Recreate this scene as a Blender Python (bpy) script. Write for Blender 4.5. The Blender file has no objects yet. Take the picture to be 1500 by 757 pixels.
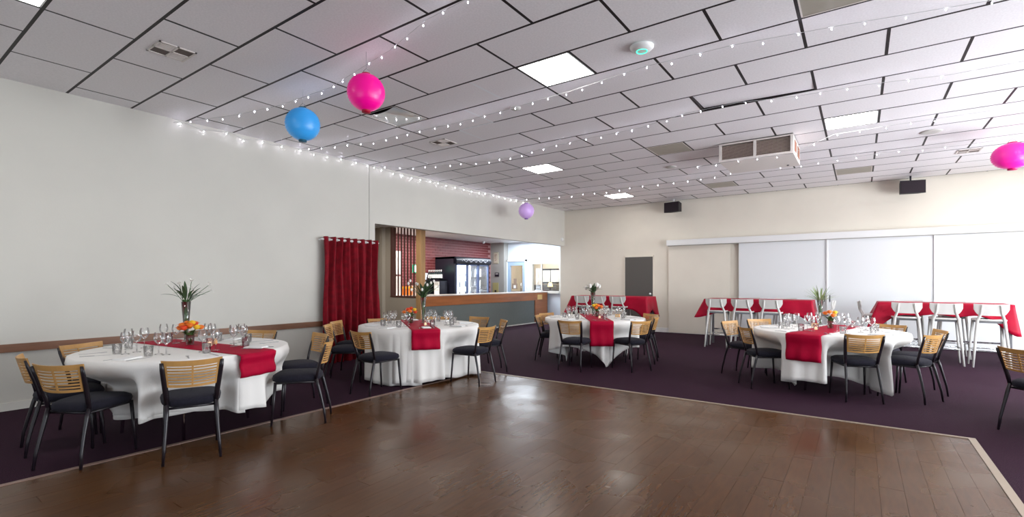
import bpy, bmesh, math, random
from mathutils import Vector, Matrix
random.seed(7)
S = bpy.context.scene
COL = S.collection
R = math.radians

# ------------------------------------------------------------------ camera
CAM_H, YAW, FPX = 1.363, .6185, 716.5
cd = bpy.data.cameras.new('camera'); cam = bpy.data.objects.new('camera', cd); COL.objects.link(cam)
cam.location = (0, 0, CAM_H); cam.rotation_euler = (math.pi/2, 0, YAW)
cd.sensor_width = 36; cd.lens = FPX/1500*36; cd.shift_y = (411.75-378.5)/1500; cd.clip_start = .05
S.camera = cam

# ------------------------------------------------------------------ world and exposure
w = bpy.data.worlds.new('world'); S.world = w; w.use_nodes = True
bg = w.node_tree.nodes['Background']; bg.inputs[0].default_value = (.80, .89, 1, 1); bg.inputs[1].default_value = 1.2
vs = S.view_settings
vs.view_transform = 'Standard'; vs.look = 'None'; vs.exposure = .95; vs.gamma = 1; vs.use_curve_mapping = False

# ------------------------------------------------------------------ room numbers
WX, BY, CZ = -7.31, 13.03, 3.488          # left wall, back wall, ceiling tile face
RX, FY = 4.7, -3.0                        # right wall (outside the frame), front wall (behind the camera)
LX, LY, LZ = -10.95, 14.3, 2.74           # bar room: brick wall, end wall, ceiling
OPEN_Y, SOF = 5.9, 2.43                   # bar opening starts here, underside of the beam over it

# ------------------------------------------------------------------ daylight through the windows of the right wall, then added area lights
WINDOWS = [(-.6, 1.6), (2.6, 4.8), (5.8, 8.0), (9.0, 11.2)]
def area(name, loc, rot, sx, sy, power, color=(1, 1, 1)):
    l = bpy.data.lights.new(name, 'AREA'); l.shape = 'RECTANGLE'; l.size = sx; l.size_y = sy
    l.energy = power; l.color = color
    o = bpy.data.objects.new(name, l); COL.objects.link(o); o.location = loc; o.rotation_euler = rot
    return o
WIN_POWER = [20, 75, 155, 105]
for (a, b), p in zip(WINDOWS, WIN_POWER):
    area('window_and_fill_light', (RX-.03, (a+b)/2, 1.55), (0, R(90), 0), 1.9, b-a-.1, p, (.90, .95, 1))
area('window_and_fill_light', (-2.2, FY+.03, 1.45), (R(-90), 0, 0), 4.6, 1.9, 10, (.97, .96, 1))  # added fill behind the camera to brighten the ceiling; its window is invented
area('bar_daylight', (-9.2, 13.2, 2.70), (0, 0, 0), 1.6, 1.6, 50, (.85, .93, 1))
area('bar_fill_light', (-8.9, 7.0, 2.68), (0, 0, 0), .8, .8, 16, (1, .95, .88))  # unseen fill light added to lift the dark taupe wall
area('fridge_lamp', (-10.2, 12.05, 1.84), (0, R(25), 0), .1, 1.5, 34, (.85, .93, 1))
area('bar_fill_light', (-9.9, 9.8, 2.70), (0, 0, 0), .6, 1.8, 42, (1, .95, .88))

# ------------------------------------------------------------------ materials
MATS = {}
def mat(name, col, rough=.6, metal=0., spec=.5, var=0., vscale=20., bump=0., bscale=80., emit=None, estr=0., coat=0., sheen=0., trans=0., subs=0., alpha=1., col2=None, stretch=None):
    if name in MATS: return MATS[name]
    m = bpy.data.materials.new(name); m.use_nodes = True; nt = m.node_tree; N = nt.nodes; L = nt.links
    b = N['Principled BSDF']
    b.inputs['Base Color'].default_value = (*col, 1); b.inputs['Roughness'].default_value = rough
    b.inputs['Metallic'].default_value = metal; b.inputs['Specular IOR Level'].default_value = spec
    b.inputs['Coat Weight'].default_value = coat; b.inputs['Sheen Weight'].default_value = sheen
    b.inputs['Transmission Weight'].default_value = trans
    if subs: b.inputs['Subsurface Weight'].default_value = subs; b.inputs['Subsurface Radius'].default_value = (.05, .05, .05)
    if emit: b.inputs['Emission Color'].default_value = (*emit, 1); b.inputs['Emission Strength'].default_value = estr
    if var or bump or col2:
        tc = N.new('ShaderNodeTexCoord'); mp = N.new('ShaderNodeMapping'); L.new(tc.outputs['Object'], mp.inputs[0])
        if stretch: mp.inputs['Scale'].default_value = stretch
    if var or col2:
        n = N.new('ShaderNodeTexNoise'); n.inputs['Scale'].default_value = vscale; n.inputs['Detail'].default_value = 4
        L.new(mp.outputs[0], n.inputs['Vector'])
        r = N.new('ShaderNodeValToRGB'); c2 = col2 or tuple(c*(1-var) for c in col)
        c1 = col if col2 else tuple(min(1, c*(1+var*.6)) for c in col)
        r.color_ramp.elements[0].position = .35; r.color_ramp.elements[1].position = .65
        r.color_ramp.elements[0].color = (*c2, 1); r.color_ramp.elements[1].color = (*c1, 1)
        L.new(n.outputs['Fac'], r.inputs[0]); L.new(r.outputs[0], b.inputs['Base Color'])
    if bump:
        n2 = N.new('ShaderNodeTexNoise'); n2.inputs['Scale'].default_value = bscale; L.new(mp.outputs[0], n2.inputs['Vector'])
        bp = N.new('ShaderNodeBump'); bp.inputs['Strength'].default_value = bump; bp.inputs['Distance'].default_value = .01
        L.new(n2.outputs['Fac'], bp.inputs['Height']); L.new(bp.outputs[0], b.inputs['Normal'])
    MATS[name] = m; return m
def glass_mat(name, tint=(1, 1, 1), gloss=.12):
    if name in MATS: return MATS[name]
    m = bpy.data.materials.new(name); m.use_nodes = True; nt = m.node_tree; N = nt.nodes; L = nt.links
    N.remove(N['Principled BSDF']); out = N['Material Output']
    t = N.new('ShaderNodeBsdfTransparent'); t.inputs[0].default_value = (*tint, 1)
    g = N.new('ShaderNodeBsdfGlossy'); g.inputs['Roughness'].default_value = .05
    fr = N.new('ShaderNodeLayerWeight'); fr.inputs['Blend'].default_value = .35
    mr = N.new('ShaderNodeMapRange'); mr.inputs['To Min'].default_value = gloss; mr.inputs['To Max'].default_value = .8
    L.new(fr.outputs['Fresnel'], mr.inputs[0])
    mx = N.new('ShaderNodeMixShader'); L.new(mr.outputs[0], mx.inputs[0]); L.new(t.outputs[0], mx.inputs[1]); L.new(g.outputs[0], mx.inputs[2])
    L.new(mx.outputs[0], out.inputs[0]); MATS[name] = m; return m

WALL = mat('wall_paint', (.68, .66, .60), .75, var=.03, vscale=1.3, bump=.05, bscale=60)
WALLB = mat('back_wall_paint', (.80, .745, .645), .75, var=.03, vscale=1.3)
LOBW = mat('bar_room_paint', (.72, .78, .86), .6)
LOBG = mat('bar_room_grey', (.34, .33, .31), .7)
TAUPE = mat('taupe_wall_lining', (.40, .35, .285), .8, bump=.3, bscale=120)
WHITE = mat('white_paint', (.85, .85, .84), .45)
DOORW = mat('sliding_door_paint', (.80, .82, .83), .5)
SKIRT = mat('skirting_paint', (.74, .72, .66), .5)
TILE = mat('ceiling_tile', (.86, .83, .85), .5, spec=.5, var=.05, vscale=60, bump=.12, bscale=150)
TILE2 = mat('unlit_diffuser', (.36, .33, .27), .4, var=.05, vscale=8)
TILE3 = mat('glossy_diffuser', (.56, .60, .62), .12, coat=.6)
TBAR = mat('ceiling_bar', (.006, .002, .003), .5, spec=.3)
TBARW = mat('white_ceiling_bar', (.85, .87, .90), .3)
VOID = mat('ceiling_void', (.03, .02, .02), .9)
CARPET = mat('carpet', (.058, .019, .040), .85, spec=.14, sheen=.0, vscale=160, col2=(.008, .0015, .008), bump=.6, bscale=400)
PLANKS = []
for i, c in enumerate([(.086, .034, .010), (.092, .038, .012), (.078, .031, .009), (.089, .036, .011)]):
    PLANKS.append(mat('stained_plank_%d' % i, c, .30, spec=.32, var=.2, vscale=5, stretch=(7, 1, 1)))
for m_ in PLANKS:      # patchy worn polish
    nt = m_.node_tree; b_ = nt.nodes['Principled BSDF']
    n_ = nt.nodes.new('ShaderNodeTexNoise'); n_.inputs['Scale'].default_value = 1.7
    g_ = nt.nodes.new('ShaderNodeNewGeometry'); nt.links.new(g_.outputs['Position'], n_.inputs['Vector'])
    r_ = nt.nodes.new('ShaderNodeMapRange'); r_.inputs[1].default_value = .3; r_.inputs[2].default_value = .7
    r_.inputs[3].default_value = .20; r_.inputs[4].default_value = .36
    nt.links.new(n_.outputs['Fac'], r_.inputs[0]); nt.links.new(r_.outputs[0], b_.inputs['Roughness'])
GAPM = mat('plank_gap', (.015, .010, .008), .8)
STRIP = mat('edge_strip', (.36, .29, .22), .4, metal=.3)
STRIPL = mat('edge_strip_dull', (.24, .15, .12), .4)
RAILW = mat('stained_rail', (.23, .10, .05), .4, var=.3, vscale=8, stretch=(1, .15, 1))
PLY = mat('honey_ply', (.56, .30, .095), .38, var=.18, vscale=12, stretch=(.3, .3, 1))
STEEL = mat('dark_steel', (.012, .008, .012), .32, spec=.5)
SEATF = mat('navy_seat_fabric', (.014, .013, .022), .9, spec=.2, sheen=.05, bump=.3, bscale=300, var=.2, vscale=60)
CLOTH = mat('white_tablecloth', (.84, .82, .79), .75, bump=.08, bscale=120)
REDC = mat('red_satin', (.43, .001, .028), .5, spec=.22, sheen=.0, var=.12, vscale=6)
RUNR = mat('red_runner', (.40, .001, .030), .65, spec=.12, var=.08, vscale=10, bump=.1, bscale=50)
VELV = mat('maroon_velvet', (.22, .001, .010), .75, spec=.2, sheen=.12, var=.25, vscale=12)
STOOL = mat('white_stool_plastic', (.66, .65, .62), .35)
CHROME = mat('chrome', (.75, .76, .78), .12, metal=1)
DSTEEL = mat('satin_steel', (.30, .31, .33), .3, metal=.9)
GLASS = glass_mat('clear_glass', (1, 1, 1), .05)
PANE = glass_mat('window_pane', (.96, .98, 1), .06)
STEMG = mat('green_stems', (.045, .115, .03), .5)
LEAFG = mat('dark_leaf', (.035, .075, .025), .45)
PALEG = mat('pale_leaf', (.22, .29, .12), .5)
PETW = mat('white_petal', (.85, .83, .78), .5)
PETO = mat('orange_petal', (.90, .22, .02), .5)
PETR = mat('red_orange_petal', (.80, .07, .01), .5)
PETY = mat('yellow_petal', (.95, .62, .03), .5)
WAX = mat('candle_wax', (.9, .82, .68), .4, emit=(1, .62, .35), estr=.6)
CHARW = mat('counter_timber', (.42, .14, .045), .32, var=.2, vscale=9, stretch=(1, .12, 1))
POSTW = mat('post_timber', (.52, .30, .13), .4, var=.15, vscale=9, stretch=(1, 1, .1))
SLATW = mat('dark_slat_timber', (.10, .035, .025), .45)
COUNTG = mat('counter_front_lining', (.17, .19, .18), .8, bump=.4, bscale=150, var=.15, vscale=60)
BRICK = [mat('painted_brick_%d' % i, c, .5, var=.1, vscale=20) for i, c in enumerate([(.16, .026, .030), (.14, .023, .027), (.185, .034, .036)])]
MORT = mat('mortar', (.36, .19, .19), .8)
BLACK = mat('black_enamel', (.012, .012, .022), .3)
BLACKM = mat('black_matt', (.010, .008, .010), .6)
FRLIT = mat('lit_fridge_liner', (.9, .93, 1), .5, emit=(.86, .92, 1), estr=8)
LAMPM = mat('lit_panel_diffuser', (1, 1, 1), .5, emit=(1, .985, .93), estr=11)
BULB = mat('lit_fairy_bulb', (1, 1, 1), .3, emit=(.86, .84, 1), estr=38)
WIRE = mat('clear_wire', (.55, .55, .55), .3)
GREY = mat('grey_plastic', (.55, .53, .50), .5)
CREAM = mat('cream_metal', (.72, .66, .62), .4)
CREAML = mat('cream_louvre', (.62, .52, .46), .45)
DOORD = mat('dark_grey_door', (.105, .098, .09), .5)
BLUEF = mat('blue_grey_frame', (.34, .45, .60), .4)

# ------------------------------------------------------------------ mesh helpers
class MB:
    def __init__(s): s.v = []; s.f = []; s.sm = []
    def add(s, vs_, fs, smooth=False):
        o = len(s.v); s.v += [tuple(p) for p in vs_]; s.f += [tuple(i+o for i in f) for f in fs]; s.sm += [smooth]*len(fs); return s
    def box(s, x0, x1, y0, y1, z0, z1, M=None):
        p = [Vector((x, y, z)) for z in (z0, z1) for y in (y0, y1) for x in (x0, x1)]
        if M: p = [M @ q for q in p]
        return s.add(p, [(0, 2, 3, 1), (4, 5, 7, 6), (0, 1, 5, 4), (2, 6, 7, 3), (0, 4, 6, 2), (1, 3, 7, 5)])
    def bbox(s, x0, x1, y0, y1, z0, z1, b=.01, M=None):      # box with chamfered vertical and horizontal edges
        bm = bmesh.new(); bmesh.ops.create_cube(bm, size=1)
        for q in bm.verts: q.co = Vector(((x0+x1)/2+q.co.x*(x1-x0), (y0+y1)/2+q.co.y*(y1-y0), (z0+z1)/2+q.co.z*(z1-z0)))
        bmesh.ops.bevel(bm, geom=bm.edges[:], offset=b, segments=2, affect='EDGES', profile=.6)
        bm.verts.index_update(); P = [M @ q.co if M else q.co for q in bm.verts]
        s.add(P, [[q.index for q in f.verts] for f in bm.faces]); bm.free(); return s
    def tube(s, pts, rad, seg=8, cap=True, flat=1.):
        pts = [Vector(p) for p in pts]; n = len(pts); rr = rad if isinstance(rad, (list, tuple)) else [rad]*n
        vv = []; up = None
        for i, p in enumerate(pts):
            d = (pts[min(i+1, n-1)]-pts[max(i-1, 0)]).normalized()
            if up is None:
                up = Vector((0, 0, 1)) if abs(d.z) < .9 else Vector((1, 0, 0))
            a = d.cross(up).normalized(); b = a.cross(d).normalized(); up = b
            for k in range(seg):
                t = 2*math.pi*k/seg; vv.append(p+(a*math.cos(t)*flat+b*math.sin(t))*rr[i])
        ff = [(i*seg+k, i*seg+(k+1) % seg, (i+1)*seg+(k+1) % seg, (i+1)*seg+k) for i in range(n-1) for k in range(seg)]
        s.add(vv, ff, True)
        if cap: o = len(s.v)-len(vv); s.f += [tuple(o+k for k in reversed(range(seg))), tuple(o+(n-1)*seg+k for k in range(seg))]; s.sm += [False, False]
        return s
    def lathe(s, prof, c=(0, 0, 0), seg=20, rip=None, sq=None):
        vv = []
        for (r, z) in prof:
            for k in range(seg):
                t = 2*math.pi*k/seg; q = r*(rip(t, z) if rip else 1)
                vv.append((c[0]+q*math.cos(t), c[1]+q*math.sin(t), c[2]+z))
        n = len(prof); ff = [(i*seg+k, i*seg+(k+1) % seg, (i+1)*seg+(k+1) % seg, (i+1)*seg+k) for i in range(n-1) for k in range(seg)]
        return s.add(vv, ff, True)
    def disc(s, c, r, seg=20, up=True):
        vv = [(c[0]+r*math.cos(2*math.pi*k/seg), c[1]+r*math.sin(2*math.pi*k/seg), c[2]) for k in range(seg)]
        return s.add(vv, [tuple(range(seg)) if up else tuple(reversed(range(seg)))])
    def blob(s, c, r, sc=(1, 1, 1), seg=8, rings=5, M=None):
        vv = []; c = Vector(c)
        for i in range(rings+1):
            a = math.pi*i/rings
            for k in range(seg):
                t = 2*math.pi*k/seg
                q = Vector((math.sin(a)*math.cos(t)*sc[0], math.sin(a)*math.sin(t)*sc[1], math.cos(a)*sc[2]))*r
                vv.append(c+(M @ q if M else q))
        ff = [(i*seg+k, (i+1)*seg+k, (i+1)*seg+(k+1) % seg, i*seg+(k+1) % seg) for i in range(rings) for k in range(seg)]
        return s.add(vv, ff, True)
    def grid(s, rows, smooth=True, close=False):
        n = len(rows); m = len(rows[0]); vv = [p for r_ in rows for p in r_]
        ff = [(i*m+j, i*m+(j+1) % m, (i+1)*m+(j+1) % m, (i+1)*m+j) for i in range(n-1) for j in range(m if close else m-1)]
        return s.add(vv, ff, smooth)
    def mesh(s, name, m):
        me = bpy.data.meshes.new(name); me.from_pydata(s.v, [], s.f)
        me.polygons.foreach_set('use_smooth', s.sm); me.materials.append(m); me.update(); return me
    def build(s, name, m, parent=None, kind=None):
        o = bpy.data.objects.new(name, s.mesh(name, m)); COL.objects.link(o)
        if parent: o.parent = parent
        if kind: o['kind'] = kind
        return o
def tag(o, label=None, cat=None, group=None, kind=None):
    if label: o['label'] = label
    if cat: o['category'] = cat
    if group: o['group'] = group
    if kind: o['kind'] = kind
    return o
def thing(name, label, cat, loc=(0, 0, 0), rz=0, group=None):
    o = bpy.data.objects.new(name, None); COL.objects.link(o); o.location = loc; o.rotation_euler = (0, 0, rz); o.empty_display_size = .1
    return tag(o, label, cat, group)
def inst(name, me, parent=None, loc=(0, 0, 0), rot=(0, 0, 0)):
    o = bpy.data.objects.new(name, me); COL.objects.link(o); o.parent = parent; o.location = loc; o.rotation_euler = rot; return o
KIDS = {}
def kids(o):
    return KIDS.get(o.name, [])
def register(root):                     # remember the children once, so that copying stays quick
    for o in root.children_recursive + [root]: KIDS[o.name] = list(o.children)
def copy_tree(o, parent=None):
    c = o.copy(); COL.objects.link(c); c.parent = parent
    for ch in kids(o): copy_tree(ch, c)
    return c
def struct(name, m, mb, label=None):
    o = mb.build(name, m); o['kind'] = 'structure'
    if label: o['label'] = label
    return o
def bx(*a): return MB().box(*a)

# ================================================================== SETTING
struct('floor', CARPET, bx(-11.3, RX+.3, FY-.3, 16.6, -.12, 0), 'dark purple brown carpet with fine fleck')
# ---- dance floor
DX0, DX1, DY1 = -4.60, .755, 5.673
df = struct('floor_dance', GAPM, bx(DX0, DX1, FY, DY1, 0, .004), 'dark stained timber dance floor of narrow planks')
NPL = 41; pw = (DX1-DX0)/NPL
meshes = {}
rest = MB()
for i in range(NPL):
    x0 = DX0+i*pw; y = -.75-random.random()*.6
    rest.box(x0+.0007, x0+pw-.0007, FY, y-.0025, .003, .012)
    while y < DY1-.01:
        ln = random.choice([1.2, 1.8, 2.4]); y1 = min(DY1, y+ln)
        if DY1-y1 < .3: y1 = DY1
        k = (round(y1-y, 3), random.randrange(4))
        me = MB().box(-pw/2+.0007, pw/2-.0007, 0, y1-y-.0025, 0, .009).mesh('plank', PLANKS[k[1]])
        inst('plank', me, df, (x0+pw/2, y, .003+random.random()*.0006)); y = y1
rest.build('plank', PLANKS[0], df, 'stuff')
struct('trim_1', STRIPL, bx(DX0-.045, DX0, FY, DY1+.045, 0, .016), 'dull brown edge strip along the left side of the dance floor')
struct('trim_2', STRIP, bx(DX0, DX1+.05, DY1, DY1+.04, 0, .018), 'pale metal edge strip along the far side of the dance floor')
struct('trim_3', STRIP, bx(DX1, DX1+.05, FY, DY1, 0, .018), 'pale edge strip along the right side of the dance floor')

# ---- walls
wl = MB(); wl.box(WX-.15, WX, FY, 5.765, 0, 3.62)
struct('wall_left', WALL, wl, 'pale grey left wall')
wl = MB(); wl.box(WX-.15, WX, 5.775, OPEN_Y, 0, 3.62); wl.box(WX-.15, WX, OPEN_Y, BY, SOF, 3.62)
struct('wall_left', WALL, wl, 'beam of wall above the bar opening')
struct('wall_left', BLACKM, bx(WX-.15, WX-.012, 5.764, 5.776, 0, 3.6), 'dark joint line in the left wall')
struct('wall_back', WALLB, bx(WX-.15, RX+.15, BY, BY+.15, 0, 3.62), 'cream back wall')
fr = MB(); fr.box(WX-4, -4.6, FY-.15, FY, 0, 3.62); fr.box(.2, RX+.2, FY-.15, FY, 0, 3.62); fr.box(-4.6, .2, FY-.15, FY, 0, .45); fr.box(-4.6, .2, FY-.15, FY, 2.45, 3.62)
struct('wall_front', WALL, fr)
rw = MB(); ys = [FY]+[q for ab in WINDOWS for q in ab]+[BY]
for i in range(0, len(ys), 2): rw.box(RX, RX+.15, ys[i], ys[i+1], 0, 3.62)
for a, b in WINDOWS: rw.box(RX, RX+.15, a, b, 0, .55); rw.box(RX, RX+.15, a, b, 2.55, 3.62)
struct('wall_right', WALL, rw)
for i, (a, b) in enumerate(WINDOWS):
    wf = MB()
    for (y0, y1, z0, z1) in ((a, a+.06, .55, 2.55), (b-.06, b, .55, 2.55), (a, b, .55, .61), (a, b, 2.49, 2.55), ((a+b)/2-.03, (a+b)/2+.03, .55, 2.55)):
        wf.box(RX+.04, RX+.10, y0, y1, z0, z1)
    wn = struct('window_%d' % (i+1), WHITE, wf)
    MB().box(RX+.065, RX+.072, a+.06, b-.06, .61, 2.49).build('pane', PANE, wn)
struct('baseboard_left', SKIRT, bx(WX, WX+.014, FY, 5.9, 0, .085), 'low cream skirting on the left wall')
bb = MB(); bb.box(WX, -5.42, BY-.016, BY, 0, .12); bb.box(-4.54, RX, BY-.016, BY, 0, .12)
struct('baseboard_back', WHITE, bb, 'white skirting on the back wall')
struct('trim_4', RAILW, bx(WX, WX+.03, FY, 4.80, .615, .70), 'brown stained timber chair rail on the left wall')

# ---- ceiling
ceil = struct('ceiling', VOID, bx(WX-.15, RX+.15, FY-.15, BY+.15, CZ+.09, CZ+.14), 'suspended ceiling of grey tiles with dark bars')
Y0, RS, TW, G = 1.587, .6, 1.2, .013
tile_me = MB().box(-TW/2+G, TW/2-G, -RS/2+G, RS/2-G, 0, .012).mesh('ceiling_tile', TILE)
half_me = MB().box(-RS/2+G, RS/2-G, -RS/2+G, RS/2-G, 0, .012).mesh('ceiling_tile', TILE)
tee_me = MB().box(-G, G, -RS/2+G, RS/2-G, 0, .02).mesh('cross_bar', TBAR)
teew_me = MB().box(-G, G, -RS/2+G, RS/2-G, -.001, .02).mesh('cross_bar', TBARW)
LIGHTS = {(-4.9, -2): 1, (-4.9, 4): 2, (-2.5, 4): 1, (-.1, 4): 0, (-4.9, 10): 1, (-2.5, 10): 0, (-.1, 10): 1, (-4.9, 16): 1, (-2.5, 16): 0, (-.1, 16): 0,
          (2.3, 10): 1, (2.3, 16): 1, (2.3, 4): 1, (2.3, -2): 1}  # right column added lit to bring light from the right
back = MB(); ROWS = range(-7, 20)
for r in ROWS:
    yc = Y0+RS*r+RS/2; ya, yb = yc-RS/2, yc+RS/2
    if r > -3: MB().box(WX, RX, ya-G, ya+G, CZ+.001, CZ+.02).build('ceiling_rail', TBAR, ceil)
    else: back.box(WX, RX, ya-G, ya+G, CZ+.001, CZ+.02)
    yb_ = min(yb, BY)
    off = -7.0 if r % 2 == 0 else -6.4
    x = off-1.2
    while x < RX:
        a, b = max(x, WX-G), min(x+1.2, RX+G)
        if b-a > .05:
            lit = [(c, s_) for (c, rr), s_ in LIGHTS.items() if rr == r and a-.01 <= c-.3 and c+.3 <= b+.01]
            full = b-a > 1.19 and yb <= BY
            if r <= -3: back.box(a+G, b-G, ya+G, yb_-G, CZ, CZ+.012)
            elif lit:
                c, s_ = lit[0]; inst('ceiling_tile', half_me, ceil, (c-.6, yc, CZ))
                if b-c-.3 > .1: MB().box(c+.3+G, b-G, ya+G, yb-G, CZ, CZ+.012).build('ceiling_tile', TILE, ceil)
                inst('cross_bar', tee_me, ceil, (c-.3, yc, CZ+.001))
            elif full:
                t = inst('ceiling_tile', tile_me, ceil, ((a+b)/2, yc, CZ+random.uniform(0, .002)))
                if r == 7 and abs(a+1.6) < .1: t.location = (a+.6, yc-.006, CZ+.016); t.rotation_euler = (R(1.6), R(1.3), 0)
            else:
                if yb_-ya > .1: MB().box(a+G, b-G, ya+G, yb_-(G if yb <= BY else .002), CZ, CZ+.012).build('ceiling_tile', TILE, ceil)
        if WX < x < RX:
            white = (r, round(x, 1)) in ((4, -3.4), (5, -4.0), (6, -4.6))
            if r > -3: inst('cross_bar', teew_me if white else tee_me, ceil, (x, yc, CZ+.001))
            else: back.box(x-G, x+G, ya+G, yb-G, CZ+.001, CZ+.02)
        x += 1.2
back.build('ceiling_tile', TILE, ceil, 'stuff')
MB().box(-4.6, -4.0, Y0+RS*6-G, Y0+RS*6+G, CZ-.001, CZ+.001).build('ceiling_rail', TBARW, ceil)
names = {(-4.9, -2): 'lit square ceiling light panel nearest the camera, cut by the top left corner',
         (-4.9, 4): 'unlit glossy ceiling light diffuser sagging out of the ceiling beyond the pink lantern',
         (-2.5, 4): 'largest lit ceiling light panel, left of the white ceiling dome',
         (-.1, 4): 'unlit dull ceiling light panel at the top edge, above the right fairy light string',
         (-4.9, 10): 'small lit ceiling light panel above the curtain end of the bar opening',
         (-2.5, 10): 'unlit beige ceiling light panel just left of the air conditioner',
         (-.1, 10): 'lit ceiling light panel to the right of the air conditioner',
         (-4.9, 16): 'farthest lit ceiling light panel, left of the left black speaker',
         (-2.5, 16): 'unlit beige ceiling light panel low beyond the air conditioner',
         (-.1, 16): 'unlit pale grey ceiling light panel left of the right black speaker'}
for (c, r), s_ in LIGHTS.items():
    yc = Y0+RS*r+RS/2
    t = thing('ceiling_light', names.get((c, r), 'added lit ceiling light panel off the right edge, '+{10: 'level with the air conditioner', 16: 'nearest the back wall', 4: 'level with the white dome', -2: 'beside the camera'}[r]), 'ceiling light', (c, yc, CZ), 0, 'square panel lights in the ceiling')
    e = RS/2-G
    fm = MB()
    for q in ((-e, e, -e, -e+.012), (-e, e, e-.012, e), (-e, -e+.012, -e, e), (e-.012, e, -e, e)): fm.box(*q, -.002, .02)
    f = fm.build('frame', CREAM if s_ != 1 else WHITE, t)
    if s_ == 2:
        rows = [[(x_, y_, .004-.05*(1-((x_-.05)/.3)**2)*max(0, (.9-(y_/.3)))*.5) for x_ in [-e+k*e/5 for k in range(11)]] for y_ in [-e+k*e/5 for k in range(11)]]
        MB().grid(rows).build('diffuser', TILE3, t)
    else: MB().box(-e+.012, e-.012, -e+.012, e-.012, .001, .01).build('diffuser', LAMPM if s_ == 1 else TILE2, t)

# ---- bar room behind the opening
struct('wall_bar', LOBW, bx(-10.35, WX-.15, LY, LY+.1, 0, 1.0).box(-10.35, -9.3, LY, LY+.1, 2.10, 3.0).box(-9.56, -9.3, LY, LY+.1, 1.0, 2.10).box(-9.3, WX-.15, LY, LY+.1, 2.0, 3.0).box(-8.18, WX-.15, LY, LY+.1, 1.0, 2.0), 'white end wall of the bar room')
struct('wall_bar', LOBG, bx(LX, -10.35, LY-.25, LY+.1, 0, 3.0), 'grey pier in the bar room hung with notices')
struct('wall_bar', LOBW, bx(WX-.15, WX, BY+.15, LY+.1, 0, 3.0))
struct('ceiling_bar', WHITE, bx(LX-.3, WX-.15, FY+6, LY+.2, LZ, LZ+.08), 'white ceiling of the bar room')
wb = struct('wall_brick', MORT, bx(LX-.2, LX-.005, 4.5, LY, 0, LZ), 'maroon painted brick wall behind the bar')
bm_ = [MB().box(-.02, 0, -.113, .113, -.0365, .0365).mesh('brick', b) for b in BRICK]
lo = MB(); cnt = 0; rows_ = int(LZ/.086)
cells = []
for i in range(rows_):
    z = LZ-.043-i*.086
    for j in range(26):
        y = 8.0+j*.236+(.118 if i % 2 else 0)
        if y+.113 < LY-.26: cells.append((z > 1.2, y, z))
cells.sort(key=lambda q: (-q[0], q[1]))
for q, y, z in cells:
    if cnt < 298 and q: inst('brick', random.choice(bm_), wb, (LX+random.uniform(0, .002), y, z)); cnt += 1
    else: lo.box(LX-.02, LX, y-.113, y+.113, z-.0365, z+.0365)
lo.build('brick', BRICK[0], wb, 'stuff')
struct('wall_bar', TAUPE, bx(LX, -9.66, 8.30, 8.42, 0, LZ).box(-9.66, -8.74, 8.30, 8.42, 0, .98).box(LX-.2, LX, 5, 8.4, 0, LZ), 'taupe lined wall beside the slatted screen')
struct('wall_bar', TAUPE, bx(-9.98, -9.88, 8.20, 8.30, 0, LZ), 'narrow pilaster on the taupe wall')
struct('wall_bar', TAUPE, bx(LX-.2, WX-.15, 4.9, 5.0, 0, LZ))
scr = thing('slatted_screen', 'dark vertical timber slat screen between taupe wall and timber post', 'screen', (-9.2, 8.36, .98))
MB().box(-.48, .46, -.07, .07, -.02, .02).box(-.48, -.44, -.06, .06, 0, 1.74).build('frame', SLATW, scr)
sl = MB().box(-.013, .013, -.014, .014, .02, 1.74).mesh('slat', SLATW)
for k in range(8): inst('slat', sl, scr, (-.37+k*.113, 0, 0))
o = MB().bbox(-8.74, -8.58, 8.28, 8.44, 0, LZ, .006).build('timber_post', POSTW); tag(o, 'square honey timber post at the near end of the bar counter', 'post')

# ---- counter
ct = thing('bar_counter', 'long bar counter with orange timber fascia and grey lined front', 'bar counter', (-8.64, 8.45, 0))
MB().box(-.50, -.03, 0, 5.0, 0, .74).build('front_lining', COUNTG, ct)
MB().bbox(-.06, 0, 0, 5.0, .74, .985, .008).build('fascia', CHARW, ct)
MB().bbox(-.62, .02, 0, 5.8, .985, 1.01, .006).build('counter_top', mat('pale_counter_top', (.62, .56, .52), .25), ct)
MB().bbox(-.50, 0, 5.0, 5.76, 0, .985, .008).build('end_panel', CHARW, ct)
MB().box(-.45, -.02, 5.765, 5.80, 0, 1.06).build('edge_post', mat('dark_edge', (.05, .02, .03), .3), ct)
MB().box(.001, .01, 5.12, 5.42, .76, .92).build('notice_plate', mat('brass_plate', (.85, .55, .20), .35, metal=.3), ct)
struct('trim_5', SKIRT, bx(-8.64, -8.62, 8.45, 14.2, 0, .03), 'thin pale strip at the foot of the bar counter')

bc = thing('back_bar', 'low white back counter against the brick wall', 'counter', (-10.65, 8.5, 0))
MB().box(-.28, .28, 0, 2.6, 0, .92).build('body', BLACK, bc)
MB().box(-.29, .32, -.02, 2.64, .92, .96).build('counter_top', WHITE, bc)

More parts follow.
